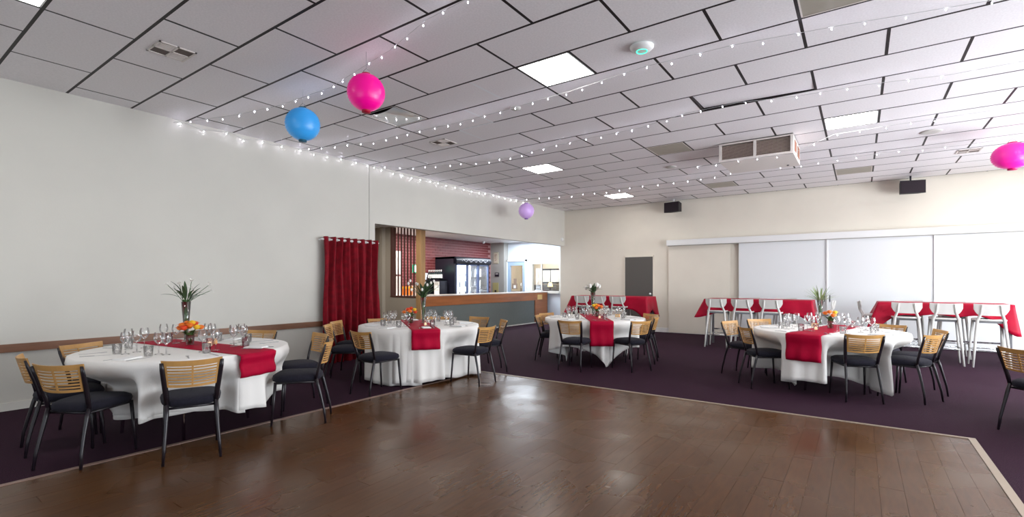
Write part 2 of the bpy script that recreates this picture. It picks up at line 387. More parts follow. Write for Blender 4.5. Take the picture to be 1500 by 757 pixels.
fz = thing('drinks_fridge', 'tall black three door glass drinks fridge glowing white inside', 'fridge', (-10.52, 12.05, 0))
MB().box(-.42, .40, -.86, -.80, 0, 2.12).box(-.42, .40, .80, .86, 0, 2.12).box(-.42, -.38, -.80, .80, 0, 2.12).box(-.42, .40, -.86, .86, 2.06, 2.12).box(-.42, .40, -.80, .80, 0, .22).build('body', BLACK, fz)
MB().box(-.37, -.36, -.79, .79, .23, 1.90).build('lit_liner', FRLIT, fz)
rows = []
for k in range(9):
    a = R(-60+15*k*1.1); rows.append([(.40+.085*math.cos(a), y_, 2.0+.11*math.sin(a)) for y_ in (-.86, .86)])
hd = MB().grid(rows); hd.box(.36, .41, -.86, .86, 1.90, 2.10).build('header', BLACK, fz)
hg = MB()
for k in range(26):
    y_ = -.6+k*.05; hg.blob((.487, y_, 2.0+.03*math.sin(k*1.3)), .016, (.2, 1.6, .6+.5*math.sin(k*2.1)**2), 6, 4)
hg.build('header_graphic', mat('header_print', (.55, .55, .62), .5), fz)
for k in range(3):
    y0_ = -.80+k*.535; d = MB()
    for q in ((y0_, y0_+.045, .24, 1.9), (y0_+.485, y0_+.53, .24, 1.9), (y0_, y0_+.53, .24, .29), (y0_, y0_+.53, 1.86, 1.9)): d.box(.38, .41, *q)
    dd = d.build('door', mat('fridge_door_frame', (.10, .13, .24), .3), fz)
    MB().box(.393, .398, y0_+.045, y0_+.485, .29, 1.86).build('pane', PANE, dd)
    MB().tube([(.43, y0_+.06, .9), (.43, y0_+.06, 1.4)], .009, 6).build('handle', CHROME, dd)
for k in range(4): MB().box(-.34, .34, -.79, .79, .52+k*.33, .525+k*.33).build('shelf', WHITE, fz)
bot_me = MB().lathe([(.0, 0), (.03, 0), (.031, .13), (.012, .19), (.012, .235), (0, .235)], seg=10)
bcol = [mat('bottle_pale_%d' % i, c, .2, trans=.0) for i, c in enumerate([(.85, .9, .95), (.70, .82, .80), (.9, .84, .72)])]
bms = [bot_me.mesh('bottle', c) for c in bcol]
for s_ in range(4):
    for k in range(0, 12, 2):
        o = inst('bottle', bms[(k//2+s_) % 3], None, (-10.52+.25, 12.05-.70+k*.127, .527+s_*.33))
        tag(o, ['left', 'right'][k//2 % 2]+' bottle on the %s lit shelf behind the %s fridge door' % (['lowest', 'second lowest', 'second highest', 'topmost'][s_], ['left', 'middle', 'right'][k//4]), 'bottle', 'fridge bottles on the %s shelf, %s door' % (['lowest', 'second lowest', 'second highest', 'topmost'][s_], ['left', 'middle', 'right'][k//4]))

# shelf unit with bottles beside the fridge
su = thing('bottle_shelf', 'small dark shelf unit standing on the back counter beside the fridge', 'shelf', (-10.6, 10.9, .96))
MB().box(-.30, .30, -.16, .16, .42, .45).box(-.30, -.27, -.16, .16, 0, .45).box(.27, .30, -.16, .16, 0, .45).build('unit', BLACK, su)
wine = MB().lathe([(0, 0), (.037, 0), (.038, .19), (.014, .24), (.014, .30), (0, .30)], seg=12)
wmeshes = wine.mesh('wine_bottle', mat('dark_bottle', (.02, .03, .035), .15))
for k in range(7):
    t = inst('wine_bottle', wmeshes, None, (-10.86+k*.085, 10.84, 1.41)); tag(t, ['leftmost', 'second', 'third', 'middle', 'fifth', 'sixth', 'rightmost'][k]+' dark white labelled wine bottle from the left on the dark shelf unit', 'bottle', 'wine bottles on the dark shelf unit')
    MB().lathe([(.0385, .05), (.0385, .16)], seg=12).build('paper_label', WHITE, t)
    MB().lathe([(.0148, .25), (.0148, .30), (0, .3005)], seg=10).build('cap', WHITE, t)
ic = thing('white_appliance', 'white box appliance under the wine bottle shelf', 'appliance', (-10.47, 10.90, .96))
MB().bbox(-.11, .11, -.13, .13, 0, .40, .01).build('body', WHITE, ic)
b_ = MB(); b_.box(-.07, .07, -.133, -.13, .28, .36)
for k in range(4): b_.box(-.07+.04*k, -.055+.04*k, -.134, -.13, .12, .16)
b_.build('controls', GREY, ic)
mo = thing('till_screen', 'tilted white till screen on a stand behind the counter', 'till', (-10.55, 10.35, .96))
MB().tube([(0, 0, 0), (0, 0, .5)], .015, 8).box(-.08, .08, -.08, .08, 0, .015).build('stand', BLACK, mo)
M_ = Matrix.Translation((0, -.02, .55)) @ Matrix.Rotation(R(-15), 4, 'X') @ Matrix.Rotation(R(6), 4, 'Y')
MB().bbox(-.14, .14, -.015, .015, -.11, .11, .006, M_).build('casing', BLACK, mo)
MB().box(-.125, .125, -.018, -.0155, -.095, .095, M_).build('display', mat('screen_glow', (.6, .65, .75), .3, emit=(.75, .82, 1), estr=.9), mo)
cm = thing('coffee_machine', 'low cream appliance with dark spouts on the back counter', 'appliance', (-10.5, 10.0, .96))
MB().bbox(-.16, .16, -.20, .20, .0, .27, .015).build('body', CREAM, cm)
MB().tube([(.10, -.1, .14), (.19, -.1, .12), (.19, -.1, .08)], .012, 6).tube([(.10, .05, .14), (.19, .05, .12), (.19, .05, .08)], .012, 6).build('spouts', BLACK, cm)
ex = thing('exit_sign', 'green and white exit sign with running figure on the brick wall', 'sign', (LX+.001, 10.45, 1.74))
MB().box(0, .05, -.22, .22, -.12, .12).build('case', mat('exit_green', (.01, .42, .20), .4, emit=(.01, .5, .25), estr=.5), ex)
fg = MB(); fg.box(.051, .054, -.20, -.03, -.09, .09)
fg.blob((.053, .06, .055), .022, (.15, 1, 1), 8, 5)
fg.tube([(.053, .06, .03), (.053, .07, -.02)], .014, 6).tube([(.053, .07, -.02), (.053, .11, -.05), (.053, .10, -.09)], .009, 6).tube([(.053, .07, -.02), (.053, .03, -.05), (.053, -.0, -.045)], .009, 6).tube([(.053, .062, .02), (.053, .11, .0)], .007, 6).tube([(.053, .062, .02), (.053, .02, -.005)], .007, 6)
fg.build('running_figure', mat('exit_white', (.9, 1, .95), .4, emit=(.8, 1, .9), estr=.8), ex)
# objects seen between the slats
ob = thing('storage_cabinet', 'tall narrow white cabinet seen between the screen slats', 'cabinet', (-10.66, 9.15, .96))
MB().bbox(-.18, .18, -.22, .22, .59, 1.24, .01).build('upper_body', WHITE, ob)
MB().bbox(-.18, .18, -.22, .22, .0, .54, .01).build('lower_body', CREAM, ob)
MB().box(-.10, .10, -.12, .12, .54, .59).build('neck', BLACK, ob)
ob = thing('orange_glow_box', 'orange box standing in for lamp glow, seen between the slats', 'box', (-10.52, 9.62, .96)); MB().bbox(-.12, .12, -.10, .10, 0, .26, .01).build('body', PETO, ob)  # invented box, its orange stands in for a lamp's glow
MB().box(-.125, .125, -.105, .105, .20, .23).build('band', PETY, ob)

# notices on the pier, door and window of the bar room
yp = LY-.25
nt_ = thing('framed_notice', 'framed beige notice high on the grey pier', 'notice', (-10.70, yp, 2.2))
MB().box(-.11, .11, -.02, 0, -.2, .2).build('frame', mat('olive_frame', (.42, .38, .28), .5), nt_)
MB().box(-.085, .085, -.023, -.02, -.17, .17).build('sheet', mat('buff_paper', (.55, .49, .40), .7), nt_)
n_ = MB()
for k in range(3): n_.box(-.06, .06-.02*k, -.025, -.023, .11-.04*k, .13-.04*k)
n_.tube([(-.05, -.024, -.02), (.03, -.024, .0), (.05, -.024, -.05), (-.02, -.024, -.10)], .008, 5)
n_.build('print', mat('brown_ink', (.25, .15, .10), .7), nt_)
nt_ = thing('wall_plaque', 'small dark plaque at the middle of the grey pier', 'plaque', (-10.66, yp, 1.60))
MB().box(-.09, .09, -.015, 0, -.07, .07).build('plate', BLACK, nt_)
MB().box(-.06, .06, -.017, -.015, .01, .04).build('print', GREY, nt_)
nt_ = thing('paper_notice', 'olive yellow notice low on the grey pier', 'notice', (-10.72, yp, 1.12))
MB().box(-.13, .13, -.012, 0, -.19, .19).build('sheet', mat('olive_paper', (.40, .36, .16), .7), nt_)
MB().box(-.04, .04, -.015, -.012, -.15, -.08).build('print', BLACK, nt_)
d1 = struct('door_1', BLUEF, MB().box(-10.33, -10.22, LY-.06, LY+.02, 0, 2.06).box(-9.68, -9.57, LY-.06, LY+.02, 0, 2.06).box(-10.22, -9.68, LY-.06, LY+.02, 1.92, 2.06).box(-10.22, -9.68, LY-.06, LY+.02, 0, .95), 'blue grey framed glass door at the end of the bar room')
MB().box(-10.22, -9.68, LY-.03, LY-.025, .95, 1.92).build('pane', PANE, d1)
MB().tube([(-9.72, LY-.09, 1.0), (-9.72, LY-.09, 1.3)], .012, 8).build('handle', CHROME, d1)
MB().box(-10.38, -10.33, LY-.08, LY, 0, 2.12).box(-9.57, -9.52, LY-.08, LY, 0, 2.12).box(-10.38, -9.52, LY-.08, LY, 2.06, 2.12).build('door_frame', WHITE, d1)
pp = MB().box(-10.15, -9.92, LY-.037, LY-.032, 1.08, 1.28).box(-10.08, -9.95, LY-.037, LY-.032, 1.28, 1.45)
pp.build('brown_notice', mat('brown_paper', (.30, .22, .17), .7), d1)
MB().box(-10.08, -9.98, LY-.041, LY-.038, 1.11, 1.22).build('white_notice', WHITE, d1)
wf = MB().box(-9.36, -9.28, LY-.06, LY+.05, .95, 2.04).box(-8.20, -8.12, LY-.06, LY+.05, .95, 2.04).box(-9.28, -8.20, LY-.06, LY+.05, 1.96, 2.04).box(-9.28, -8.20, LY-.10, LY+.05, .95, 1.03).box(-8.93, -8.90, LY-.03, LY+.02, 1.03, 1.96)
w5 = struct('window_5', SKIRT, wf, 'pale framed service window at the end of the bar room')
MB().box(-9.28, -8.20, LY-.005, LY, 1.03, 1.96).build('pane', PANE, w5)
# office behind the service window
struct('wall_office', mat('office_paint', (.74, .64, .50), .7), bx(-11.3, WX+.2, 16.4, 16.5, 0, 3.0).box(-11.3, -11.2, LY+.1, 16.4, 0, 3).box(WX+.1, WX+.2, LY+.1, 16.4, 0, 3), 'buff wall of the office behind the service window')
struct('ceiling_office', WHITE, bx(-11.3, WX+.2, LY+.1, 16.5, 2.7, 2.8))
pn = thing('notice_board', 'wide pale board with dark edge inside the office window', 'board', (-9.6, 16.38, 1.55))
MB().box(-.60, .60, -.03, 0, -.25, .30).build('frame', BLACKM, pn)
for k in range(3): MB().box(-.57+.39*k, -.57+.39*k+.36, -.04, -.03, -.22, .24).build('panel', WHITE, pn)
dk = thing('office_desk', 'dark office desk behind the service window', 'desk', (-9.6, 15.9, 0))
MB().box(-.8, .8, -.3, .3, 1.0, 1.04).box(-.8, -.76, -.3, .3, 0, 1.0).box(.76, .8, -.3, .3, 0, 1.0).box(-.76, .76, .26, .3, .3, 1.0).box(-.8, .8, .1, .3, 1.04, 1.22).build('body', mat('desk_grey', (.12, .11, .10), .5), dk)
lm = thing('yellow_lamp', 'small glowing yellow table lamp inside the office window', 'lamp', (-9.42, 15.7, 1.04))
MB().tube([(0, 0, 0), (0, 0, .14)], .02, 8).build('base', BLACK, lm)
MB().lathe([(.10, .12), (.055, .28)], seg=16).build('lamp_shade', mat('lamp_shade', (.95, .72, .25), .6, emit=(1, .70, .22), estr=1.6), lm)
area('office_light', (-9.4, 15.4, 2.65), (0, 0, 0), 1.4, .8, 34, (1, .96, .88))
dv = thing('card_reader', 'small white device with dark screen at the far end of the bar counter', 'device', (-8.82, 13.95, 1.01))
MB().bbox(-.12, .12, -.08, .08, 0, .05, .01).build('body', WHITE, dv); MB().box(-.05, .05, -.04, .04, .05, .056).build('screen', BLACK, dv)

# ---- back wall furniture: dark door, sliding doors
d2 = struct('door_2', DOORD, bx(-5.36, -4.575, BY-.035, BY-.001, .01, 2.03), 'plain dark grey door in the back wall')
MB().box(-5.40, -5.36, BY-.03, BY, 0, 2.07).box(-4.575, -4.55, BY-.03, BY, 0, 2.07).box(-5.40, -4.55, BY-.03, BY, 2.03, 2.05).build('door_frame', WALLB, d2)
h_ = MB().lathe([(0, 0), (.03, .01), (.028, .03), (0, .045)], seg=12); hk = h_.build('knob', CHROME, d2); hk.location = (-4.64, BY-.035, 1.02); hk.rotation_euler = (R(90), 0, 0)
hk.data.materials[0] = WHITE
pel = struct('trim_6', WHITE, bx(-4.16, RX, BY-.17, BY, 2.30, 2.44), 'long white pelmet hiding the sliding door track')
MB().box(-4.14, RX, BY-.14, BY-.02, 2.285, 2.30).build('track', mat('track_grey', (.42, .40, .36), .5), pel)
xs = [(-4.14, -2.62, WALLB, .05), (-2.41, -.60, DOORW, .10), (-.598, 1.218, DOORW, .10), (1.22, 3.0, DOORW, .10)]
for i, (a, b, m_, dy) in enumerate(xs):
    dr = struct('door_%d' % (3+i), m_, MB().box(a, b, BY-dy, BY-dy+.035, .012, 2.285), ['cream sliding panel beside the dark door', 'white sliding door behind the left red bar table', 'white sliding door between the two bar tables', 'white sliding door behind the right red bar table'][i])
    if i in (1, 2): MB().box(b-.010, b+.014, BY-dy-.028, BY-dy-.001, .012, 2.285).build('stile', WHITE, dr)
    if i in (1, 2):
        hx = b-.05 if i == 1 else a+.05
        MB().box(hx-.012, hx+.012, BY-dy-.004, BY-dy+.001, .90, 1.06).build('pull', DSTEEL, dr)
        MB().box(hx-.006, hx+.006, BY-dy-.006, BY-dy-.003, .92, 1.04).build('recess', BLACK, dr)
struct('trim_7', WHITE, bx(RX-1.72, RX-.4, BY-.03, BY, .0, 2.3))

# ================================================================== CHAIRS
def make_chair():
    t = thing('dining_chair', '', 'chair')
    # seat cushion, front is +y
    def outline(s_, z):
        pts = []
        for k in range(32):
            a = 2*math.pi*k/32; c, s2 = math.cos(a), math.sin(a)
            ex = 2/3.4
            x = math.copysign(abs(c)**ex, c); y = math.copysign(abs(s2)**ex, s2)
            pts.append((x*(.198+.018*y)*s_, y*.215*s_, z))
        return pts
    rows = [outline(.90, .402), outline(1, .414), outline(1.02, .436), outline(.99, .456), outline(.86, .472), outline(.5, .484), outline(.02, .488)]
    mb = MB().grid(rows, close=True); mb.add(outline(.90, .402), [tuple(reversed(range(32)))]); mb.build('seat', SEATF, t)
    MB().tube([(-.17, .17, .395), (.17, .17, .395)], .010, 6).tube([(-.15, -.18, .395), (.15, -.18, .395)], .010, 6).tube([(-.155, -.18, .395), (-.17, .17, .395)], .010, 6).tube([(.155, -.18, .395), (.17, .17, .395)], .010, 6).build('seat_frame', STEEL, t)
    for s_ in (-1, 1):
        MB().tube([(s_*.170, .17, .405), (s_*.178, .185, .2), (s_*.186, .20, 0)], [.014, .012, .010], 8).build('leg', STEEL, t)
    for s_ in (-1, 1):
        MB().tube([(s_*.158, -.185, .43), (s_*.160, -.205, .36), (s_*.166, -.235, .24), (s_*.174, -.262, .12), (s_*.182, -.275, 0)], [.015, .015, .013, .012, .010], 8).build('leg', STEEL, t)
        MB().tube([(s_*.158, -.185, .42), (s_*.163, -.20, .50), (s_*.173, -.228, .60), (s_*.186, -.262, .70), (s_*.191, -.277, .752)], [.016, .019, .019, .016, .012], 8, flat=.7).build('upright', STEEL, t)
    # curved slotted plywood back: outer edge bands, slats between
    def pt(u, z, d=0):            # u -1..1 across, z height, d thickness offset
        k = (z-.557)/.21
        hw = .168+.022*k
        y = -.222-.055*k - .045*(1-u*u)
        return (u*hw, y+d, z+.008*(u*u))
    def slab(mb, u0, u1, z0, z1, n=10, d=.010):
        us = [u0+(u1-u0)*i/n for i in range(n+1)]
        ring = [[pt(u, z0), pt(u, z1), pt(u, z1, d), pt(u, z0, d)] for u in us]
        mb.grid(ring, smooth=False, close=True)
        o_ = len(mb.v)-4*(n+1); mb.f += [(o_, o_+1, o_+2, o_+3), (o_+4*n+3, o_+4*n+2, o_+4*n+1, o_+4*n)]; mb.sm += [False, False]
    fr_ = MB(); slab(fr_, -1.03, 1.03, .720, .762); slab(fr_, -1.0, 1.0, .557, .576)
    slab(fr_, -1.02, -.86, .576, .720, 2); slab(fr_, .86, 1.02, .576, .720, 2); slab(fr_, -.035, .035, .576, .720, 2, .008)
    bk = fr_.build('backrest', PLY, t)
    for k in range(6):
        z = .586+k*.0228; m2 = MB(); slab(m2, -.88, .88, z, z+.0125, 8, .008); m2.build('slat', PLY, bk)
    register(t)
    return t
proto = make_chair(); used = False
# (back centre x, y, facing degrees, label, group)
T1, T2, T3, T4, T5 = (-5.19, 2.0), (-5.26, 5.06), (-3.77, 7.78), (-.35, 7.57), (2.35, 6.6)
CH = [
 (-4.08, 1.60, 160, 'slatted timber and black steel chair nearest the camera, back to the dance floor', 1),
 (-4.70, .97, 122, 'front left chair seen from behind, orange lit back before the round table nearest the camera', 1),
 (-5.42, .92, 84, 'leftmost chair, its back seen almost edge on', 1),
 (-6.06, 1.42, 24, 'chair against the wall rail at the left end of the nearest round table', 1),
 (-5.93, 3.08, -62, 'chair under the wall rail right of the glasses on the nearest round table', 1),
 (-5.02, 3.28, -100, 'dark seated chair at the right end of the nearest round table', 1),
 (-4.28, 2.88, -132, 'chair at the right end of the nearest round table with its back seen edge on', 1),
 (-5.95, 4.00, 42, 'left of the two chairs pushed together before the red curtain', 2),
 (-6.37, 4.42, 30, 'chair with bright slotted back right before the red curtain', 2),
 (-4.84, 3.69, 90, 'chair with its back to the camera at the front left of the curtain table', 2),
 (-6.28, 5.15, -14, 'chair half hidden behind the curtain table at the foot of the red curtain', 2),
 (-5.80, 6.00, -58, 'chair hidden behind the glasses of the curtain table, before the bar counter', 2),
 (-5.20, 6.36, -84, 'chair beyond the curtain table facing the camera before the bar counter', 2),
 (-4.0, 5.06, 182, 'chair on the corner of the dance floor at the right of the curtain table', 2),
 (-4.46, 6.05, -130, 'rearmost right chair of the curtain table, back seen from the side', 2),
 (-4.62, 7.28, 18, 'leftmost chair of the round table by the bar counter end', 3),
 (-4.80, 7.85, -14, 'chair whose pale back shows behind the leftmost chair by the bar counter end', 3),
 (-3.58, 6.53, 97, 'chair with its back to the camera left of the middle table runner', 3),
 (-2.68, 7.12, 150, 'chair with its back to the camera right of the middle table runner', 3),
 (-3.10, 8.72, -118, 'chair behind the table edge under the left red bar tablecloth corner', 3),
 (-2.78, 8.05, -168, 'rightmost chair of the middle round table, back seen edge on', 3),
 (-1.60, 7.88, -22, 'left rear chair of the right round table with back seen at a slant', 4),
 (-1.22, 6.95, 34, 'front left chair of the right round table beside the red runner', 4),
 (-1.30, 8.55, -50, 'chair behind the left edge of the right round table, below the white stools', 4),
 (.04, 6.74, 111, 'chair with its back square to the camera at the right round table', 4),
 (.34, 8.50, -118, 'chair facing the camera behind the right edge of the right round table', 4),
 (.80, 7.88, -166, 'rear right chair of the right round table, only its top showing', 4),
 (.67, 7.18, 150, 'front right chair of the right round table with slots seen through', 4),
 (1.16, 6.12, 42, 'chair cut by the right edge of the photo', 5),
 (1.42, 6.85, -8, 'chair of which only a dark sliver shows at the right edge', 5),
]
GR = {1: 'chairs around the round table nearest the camera', 2: 'chairs around the table by the red curtain', 3: 'chairs around the middle round table by the bar', 4: 'chairs around the right round table', 5: 'chairs around the table beyond the right edge'}
for x, y, a, lab, g in CH:
    c = copy_tree(proto) if used else proto
    used = True
    rz = R(a-90); d = Vector((math.cos(R(a)), math.sin(R(a))))
    c.location = (x+d.x*.27, y+d.y*.27, .0125 if (DX0 < x < DX1 and y < 4.9 and x > -4.5) else 0); c.rotation_euler = (0, 0, rz)
    c['label'] = lab; c['group'] = GR[g]

# ================================================================== ROUND TABLES
TZ = .718
TNAME = {1: 'the nearest round table', 2: 'the curtain side round table', 3: 'the middle round table', 4: 'the right round table', 5: 'the cut off round table'}
def cloth_mesh(hem, seed, amp=.05, a0=0, a1=360, extra=0., nf=17, rad=.86):
    rnd = random.Random(seed); ph = [rnd.uniform(0, 6.28) for _ in range(6)]
    full = abs(a1-a0) >= 359.9; n = int(240*abs(a1-a0)/360); mb = MB()
    angs = [R(a0+(a1-a0)*i/n) for i in range(n if full else n+1)]
    def r_at(t, k):
        f1 = math.sin(nf*t+ph[0]+.9*math.sin(3*t+ph[1])); f2 = math.sin((nf*.55)*t+ph[2]) if not full else math.sin(round(nf*.55)*t+ph[2])
        return (rad+extra)+.004+.012*k+amp*.8*k**.75*(.55*f1+.45*f2)+amp*.25*k*math.sin((2*nf+1)*t+ph[3])
    rows = []
    if full:
        for q in (.0, .5, .97): rows.append([(q*rad*math.cos(t), q*rad*math.sin(t), .012+extra) for t in angs])
    else:      # half disc bounded by the chord
        c0 = Vector((math.cos(angs[0]), math.sin(angs[0])))*rad; c1 = Vector((math.cos(angs[-1]), math.sin(angs[-1])))*rad
        for q in (0, .5, .97):
            row = []
            for i, t in enumerate(angs):
                e = Vector((math.cos(t), math.sin(t)))*rad; b = c0.lerp(c1, i/(len(angs)-1)); p = b.lerp(e, q)
                row.append((p.x, p.y, .012+extra))
            rows.append(row)
    rows.append([((rad+extra)*.995*math.cos(t), (rad+extra)*.995*math.sin(t), .008+extra) for t in angs])
    K = 12
    for j in range(1, K+1):
        k = j/K; row = []
        for t in angs:
            h = hem(math.degrees(t) % 360)*(1+.02*math.sin(9*t+ph[4])); z = -h*k
            rr = r_at(t, k*h/.7)
            if TZ+z < .012: rr += (.012-(TZ+z))*.55; z = .012-TZ+.004*math.sin(11*t)
            row.append((rr*math.cos(t), rr*math.sin(t), z))
        rows.append(row)
    mb.grid(rows, close=full); return mb
def square_hem(th0, mid, corner, lo=0):
    def f(a):
        c = abs(math.cos(R(a-th0))); s_ = abs(math.sin(R(a-th0))); d = 1/max(c, s_)-1       # 0..0.414
        return mid+(corner-mid)*(d/.414)**1.2
    return f
def sm(a, b, x):
    t = min(1, max(0, (x-a)/(b-a))); return t*t*(3-2*t)
def push_in(mb, c, chairs):
    seats = []
    for cx, cy, a, lab, g in chairs:
        d = Vector((math.cos(R(a)), math.sin(R(a)))); seats.append((Vector((cx+d.x*.27, cy+d.y*.27)), d, Vector((d.y, -d.x))))
    out = []
    for (x, y, z) in mb.v:
        wz = sm(.05, .24, -z)
        if -z > .05:
            p = Vector((x, y))+Vector(c)
            for o, d, n in seats:
                q = p-o; lx, ly = q.dot(n), q.dot(d)
                if abs(lx) < .36 and ly < .265:
                    w_ = (1-sm(.23, .36, abs(lx)))*wz; p = p+d*(.265-ly)*w_
            x, y = p.x-c[0], p.y-c[1]
        out.append((x, y, z))
    mb.v = out; return mb
def round_table(i, c, cloths, run):
    x, y = c
    t = thing('round_table', 'round folding table hidden under white cloth, '+TNAME[i][4:], 'table', (x, y, 0), 0, 'round banquet tables')
    MB().lathe([(0, TZ-.03), (.850, TZ-.03), (.855, TZ-.015), (.850, TZ), (0, TZ)], seg=48).build('tabletop', WHITE, t)
    for k in range(4):
        a = R(45+90*k+20); MB().tube([(.45*math.cos(a), .45*math.sin(a), TZ-.03), (.50*math.cos(a), .50*math.sin(a), 0)], .014, 8).build('leg', CHROME, t)
    for j, (hem, seed, amp, a0, a1, ex_) in enumerate(cloths):
        o = push_in(cloth_mesh(hem, seed, amp, a0, a1, ex_), c, [q for q in CH if q[4] == i]).build('tablecloth', CLOTH); o.location = (x, y, TZ)
        side = '' if len(cloths) == 1 else (['lower white cloth covering the far side of ', 'upper white cloth overlapping the near side of '][j])
        tag(o, (side or 'white floor length cloth draped over ')+TNAME[i], 'tablecloth', 'white round tablecloths')
        o.modifiers.new('thickness', 'SOLIDIFY').thickness = .002
    # runner: centre offset, direction of hang in degrees, width, hang near, hang far
    ox, oy, ang, wd, h0, h1 = run
    d = Vector((math.cos(R(ang)), math.sin(R(ang)))); n = Vector((-d.y, d.x)); P = []
    half = math.sqrt(max(.01, .86**2-(Vector((ox, oy)).dot(n))**2))
    mid = Vector((ox, oy)); mid -= d*mid.dot(d)
    e = half+.015; zt = .020
    prof = []
    for k in range(9): prof.append((e+.030+.012*math.sin(k), zt-h0*(1-k/8)-.02 if k < 8 else zt-.012))
    for k in range(15): prof.append((e-(2*e)*k/14, zt))
    for k in range(9): prof.append((-e-.030-.01*math.sin(k), zt-.012 if k == 0 else zt-h1*k/8-.02))
    rows = []
    for q, (s_, z) in enumerate(prof):
        row = []
        for k in range(13):
            u = (k/12-.5)*wd; drop = max(0, zt-z)
            cor = math.sqrt(max(0, .86**2-(u+mid.dot(n))**2))-half      # follow the round rim
            f_ = (s_+(cor if s_ > 0 else -cor)*(1 if abs(s_) > e*.8 else 0))
            wob = .010*drop/.3*math.sin(k*1.3+q*.2)
            f_ += wob*(1 if s_ > 0 else -1)
            p = mid+d*f_+n*u; row.append((p.x, p.y, z))
        rows.append(row)
    o = MB().grid(rows).build('table_runner', RUNR); o.location = (x, y, TZ)
    tag(o, 'deep red runner across '+TNAME[i], 'table runner', 'red table runners'); o.modifiers.new('thickness', 'SOLIDIFY').thickness = .0025
    return mid, d, n
def near(a, c_, wd_): return math.exp(-(((a-c_+180) % 360-180)/wd_)**2)
RUN = {}
RUN[1] = round_table(1, T1, [(lambda a: .465+.02*math.sin(R(3*a)), 11, .045, 0, 360, 0), (lambda a: .475+.02*math.sin(R(4*a)), 12, .05, 8, -172, .004)], (0, .12, 7, .37, .18, .15))
RUN[2] = round_table(2, T2, [(lambda a: .66+.03*math.sin(R(2*a+20))+.05*near(a, 290, 30), 21, .045, 0, 360, 0), (lambda a: .66+.05*near(a, 300, 40), 22, .05, -42, -222, .004)], (-.02, -.02, -37, .37, .24, .15))
RUN[3] = round_table(3, T3, [(square_hem(-4, .43, .76), 31, .05, 0, 360, 0)], (0, 0, -57, .37, .37, .2))
RUN[4] = round_table(4, T4, [(square_hem(3, .53, .66), 41, .05, 0, 360, 0)], (0, 0, -103, .38, .30, .2))
RUN[5] = round_table(5, T5, [(square_hem(20, .45, .72), 51, .05, 0, 360, 0)], (0, 0, -153, .38, .30, .2))

# ---- tableware
TOP = TZ+.0145
wg = MB().lathe([(0, .001), (.034, .002), (.030, .004), (.004, .010), (.0035, .085), (.012, .094), (.030, .110), (.038, .135), (.038, .155), (.031, .190)], seg=18).mesh('wine_glass', GLASS)
tm = MB().lathe([(0, .004), (.030, .004), (.031, .0), (.037, .088), (.035, .088), (.029, .006)], seg=16, rip=lambda t, z: 1+.02*math.cos(8*t)).mesh('tumbler', GLASS)
kn = MB().box(-.006, .006, -.095, .0, 0, .004).add([(-.008, 0, 0), (.008, 0, 0), (.010, .08, 0), (.004, .115, 0), (-.006, .10, 0), (-.008, 0, .002), (.008, 0, .002), (.010, .08, .002), (.004, .115, .002), (-.006, .10, .002)], [(4, 3, 2, 1, 0), (5, 6, 7, 8, 9), (0, 1, 6, 5), (1, 2, 7, 6), (2, 3, 8, 7), (3, 4, 9, 8), (4, 0, 5, 9)]).mesh('table_knife', DSTEEL)
fk_ = MB().box(-.005, .005, -.09, .04, 0, .003).box(-.011, .011, .04, .055, 0, .003)
for k in range(4): fk_.box(-.011+k*.0063, -.0085+k*.0063, .055, .10, 0, .003)
fk = fk_.mesh('table_fork', DSTEEL)
nap = MB().box(-.055, .055, -.09, .09, 0, .006).box(-.05, .05, -.085, .085, .006, .011).mesh('folded_napkin', WHITE)
POS = ['front', 'front right', 'right hand', 'back right', 'back', 'back left', 'left hand', 'front left']
for i, c in ((1, T1), (2, T2), (3, T3), (4, T4)):
    base = math.degrees(math.atan2(-c[1], -c[0])); mid, d, n = RUN[i]
    k = 0
    for s_ in range(8):
        a = base+s_*45+8
        e = Vector((math.cos(R(a)), math.sin(R(a)))); tn = Vector((-e.y, e.x))
        def put(name, me, r_, o_, rz, lab, cat, grp, z=TOP):
            p = Vector(c)+e*r_+tn*o_
            rel = p-Vector(c)-mid
            if abs(rel.dot(n)) < .20: z += .010
            q = inst(name, me, None, (p.x, p.y, z), (0, 0, rz)); tag(q, lab, cat, grp); return q
        rz = R(a+90)
        where = POS[s_]+' place of '+TNAME[i]
        j = random.uniform(-.03, .03)
        put('wine_glass', wg, .47+j, .14, 0, 'stemmed wine glass at the '+where, 'wine glass', 'wine glasses on '+TNAME[i])
        put('wine_glass', wg, .40-j, .05, 0, 'second, inner wine glass at the '+where, 'wine glass', 'wine glasses on '+TNAME[i])
        put('tumbler', tm, .53, .07+j, 0, 'short tumbler at the '+where, 'tumbler', 'tumblers on '+TNAME[i])
        put('table_knife', kn, .68, .09, rz+random.uniform(-.2, .2), 'steel knife at the '+where, 'knife', 'knives on '+TNAME[i])
        put('table_fork', fk, .69, -.10, rz+random.uniform(-.2, .2), 'steel fork at the '+where, 'fork', 'forks on '+TNAME[i])
        if i in (2, 4) or s_ % 2: put('folded_napkin', nap, .67, -.01, rz, 'folded white napkin at the '+where, 'napkin', 'napkins on '+TNAME[i])

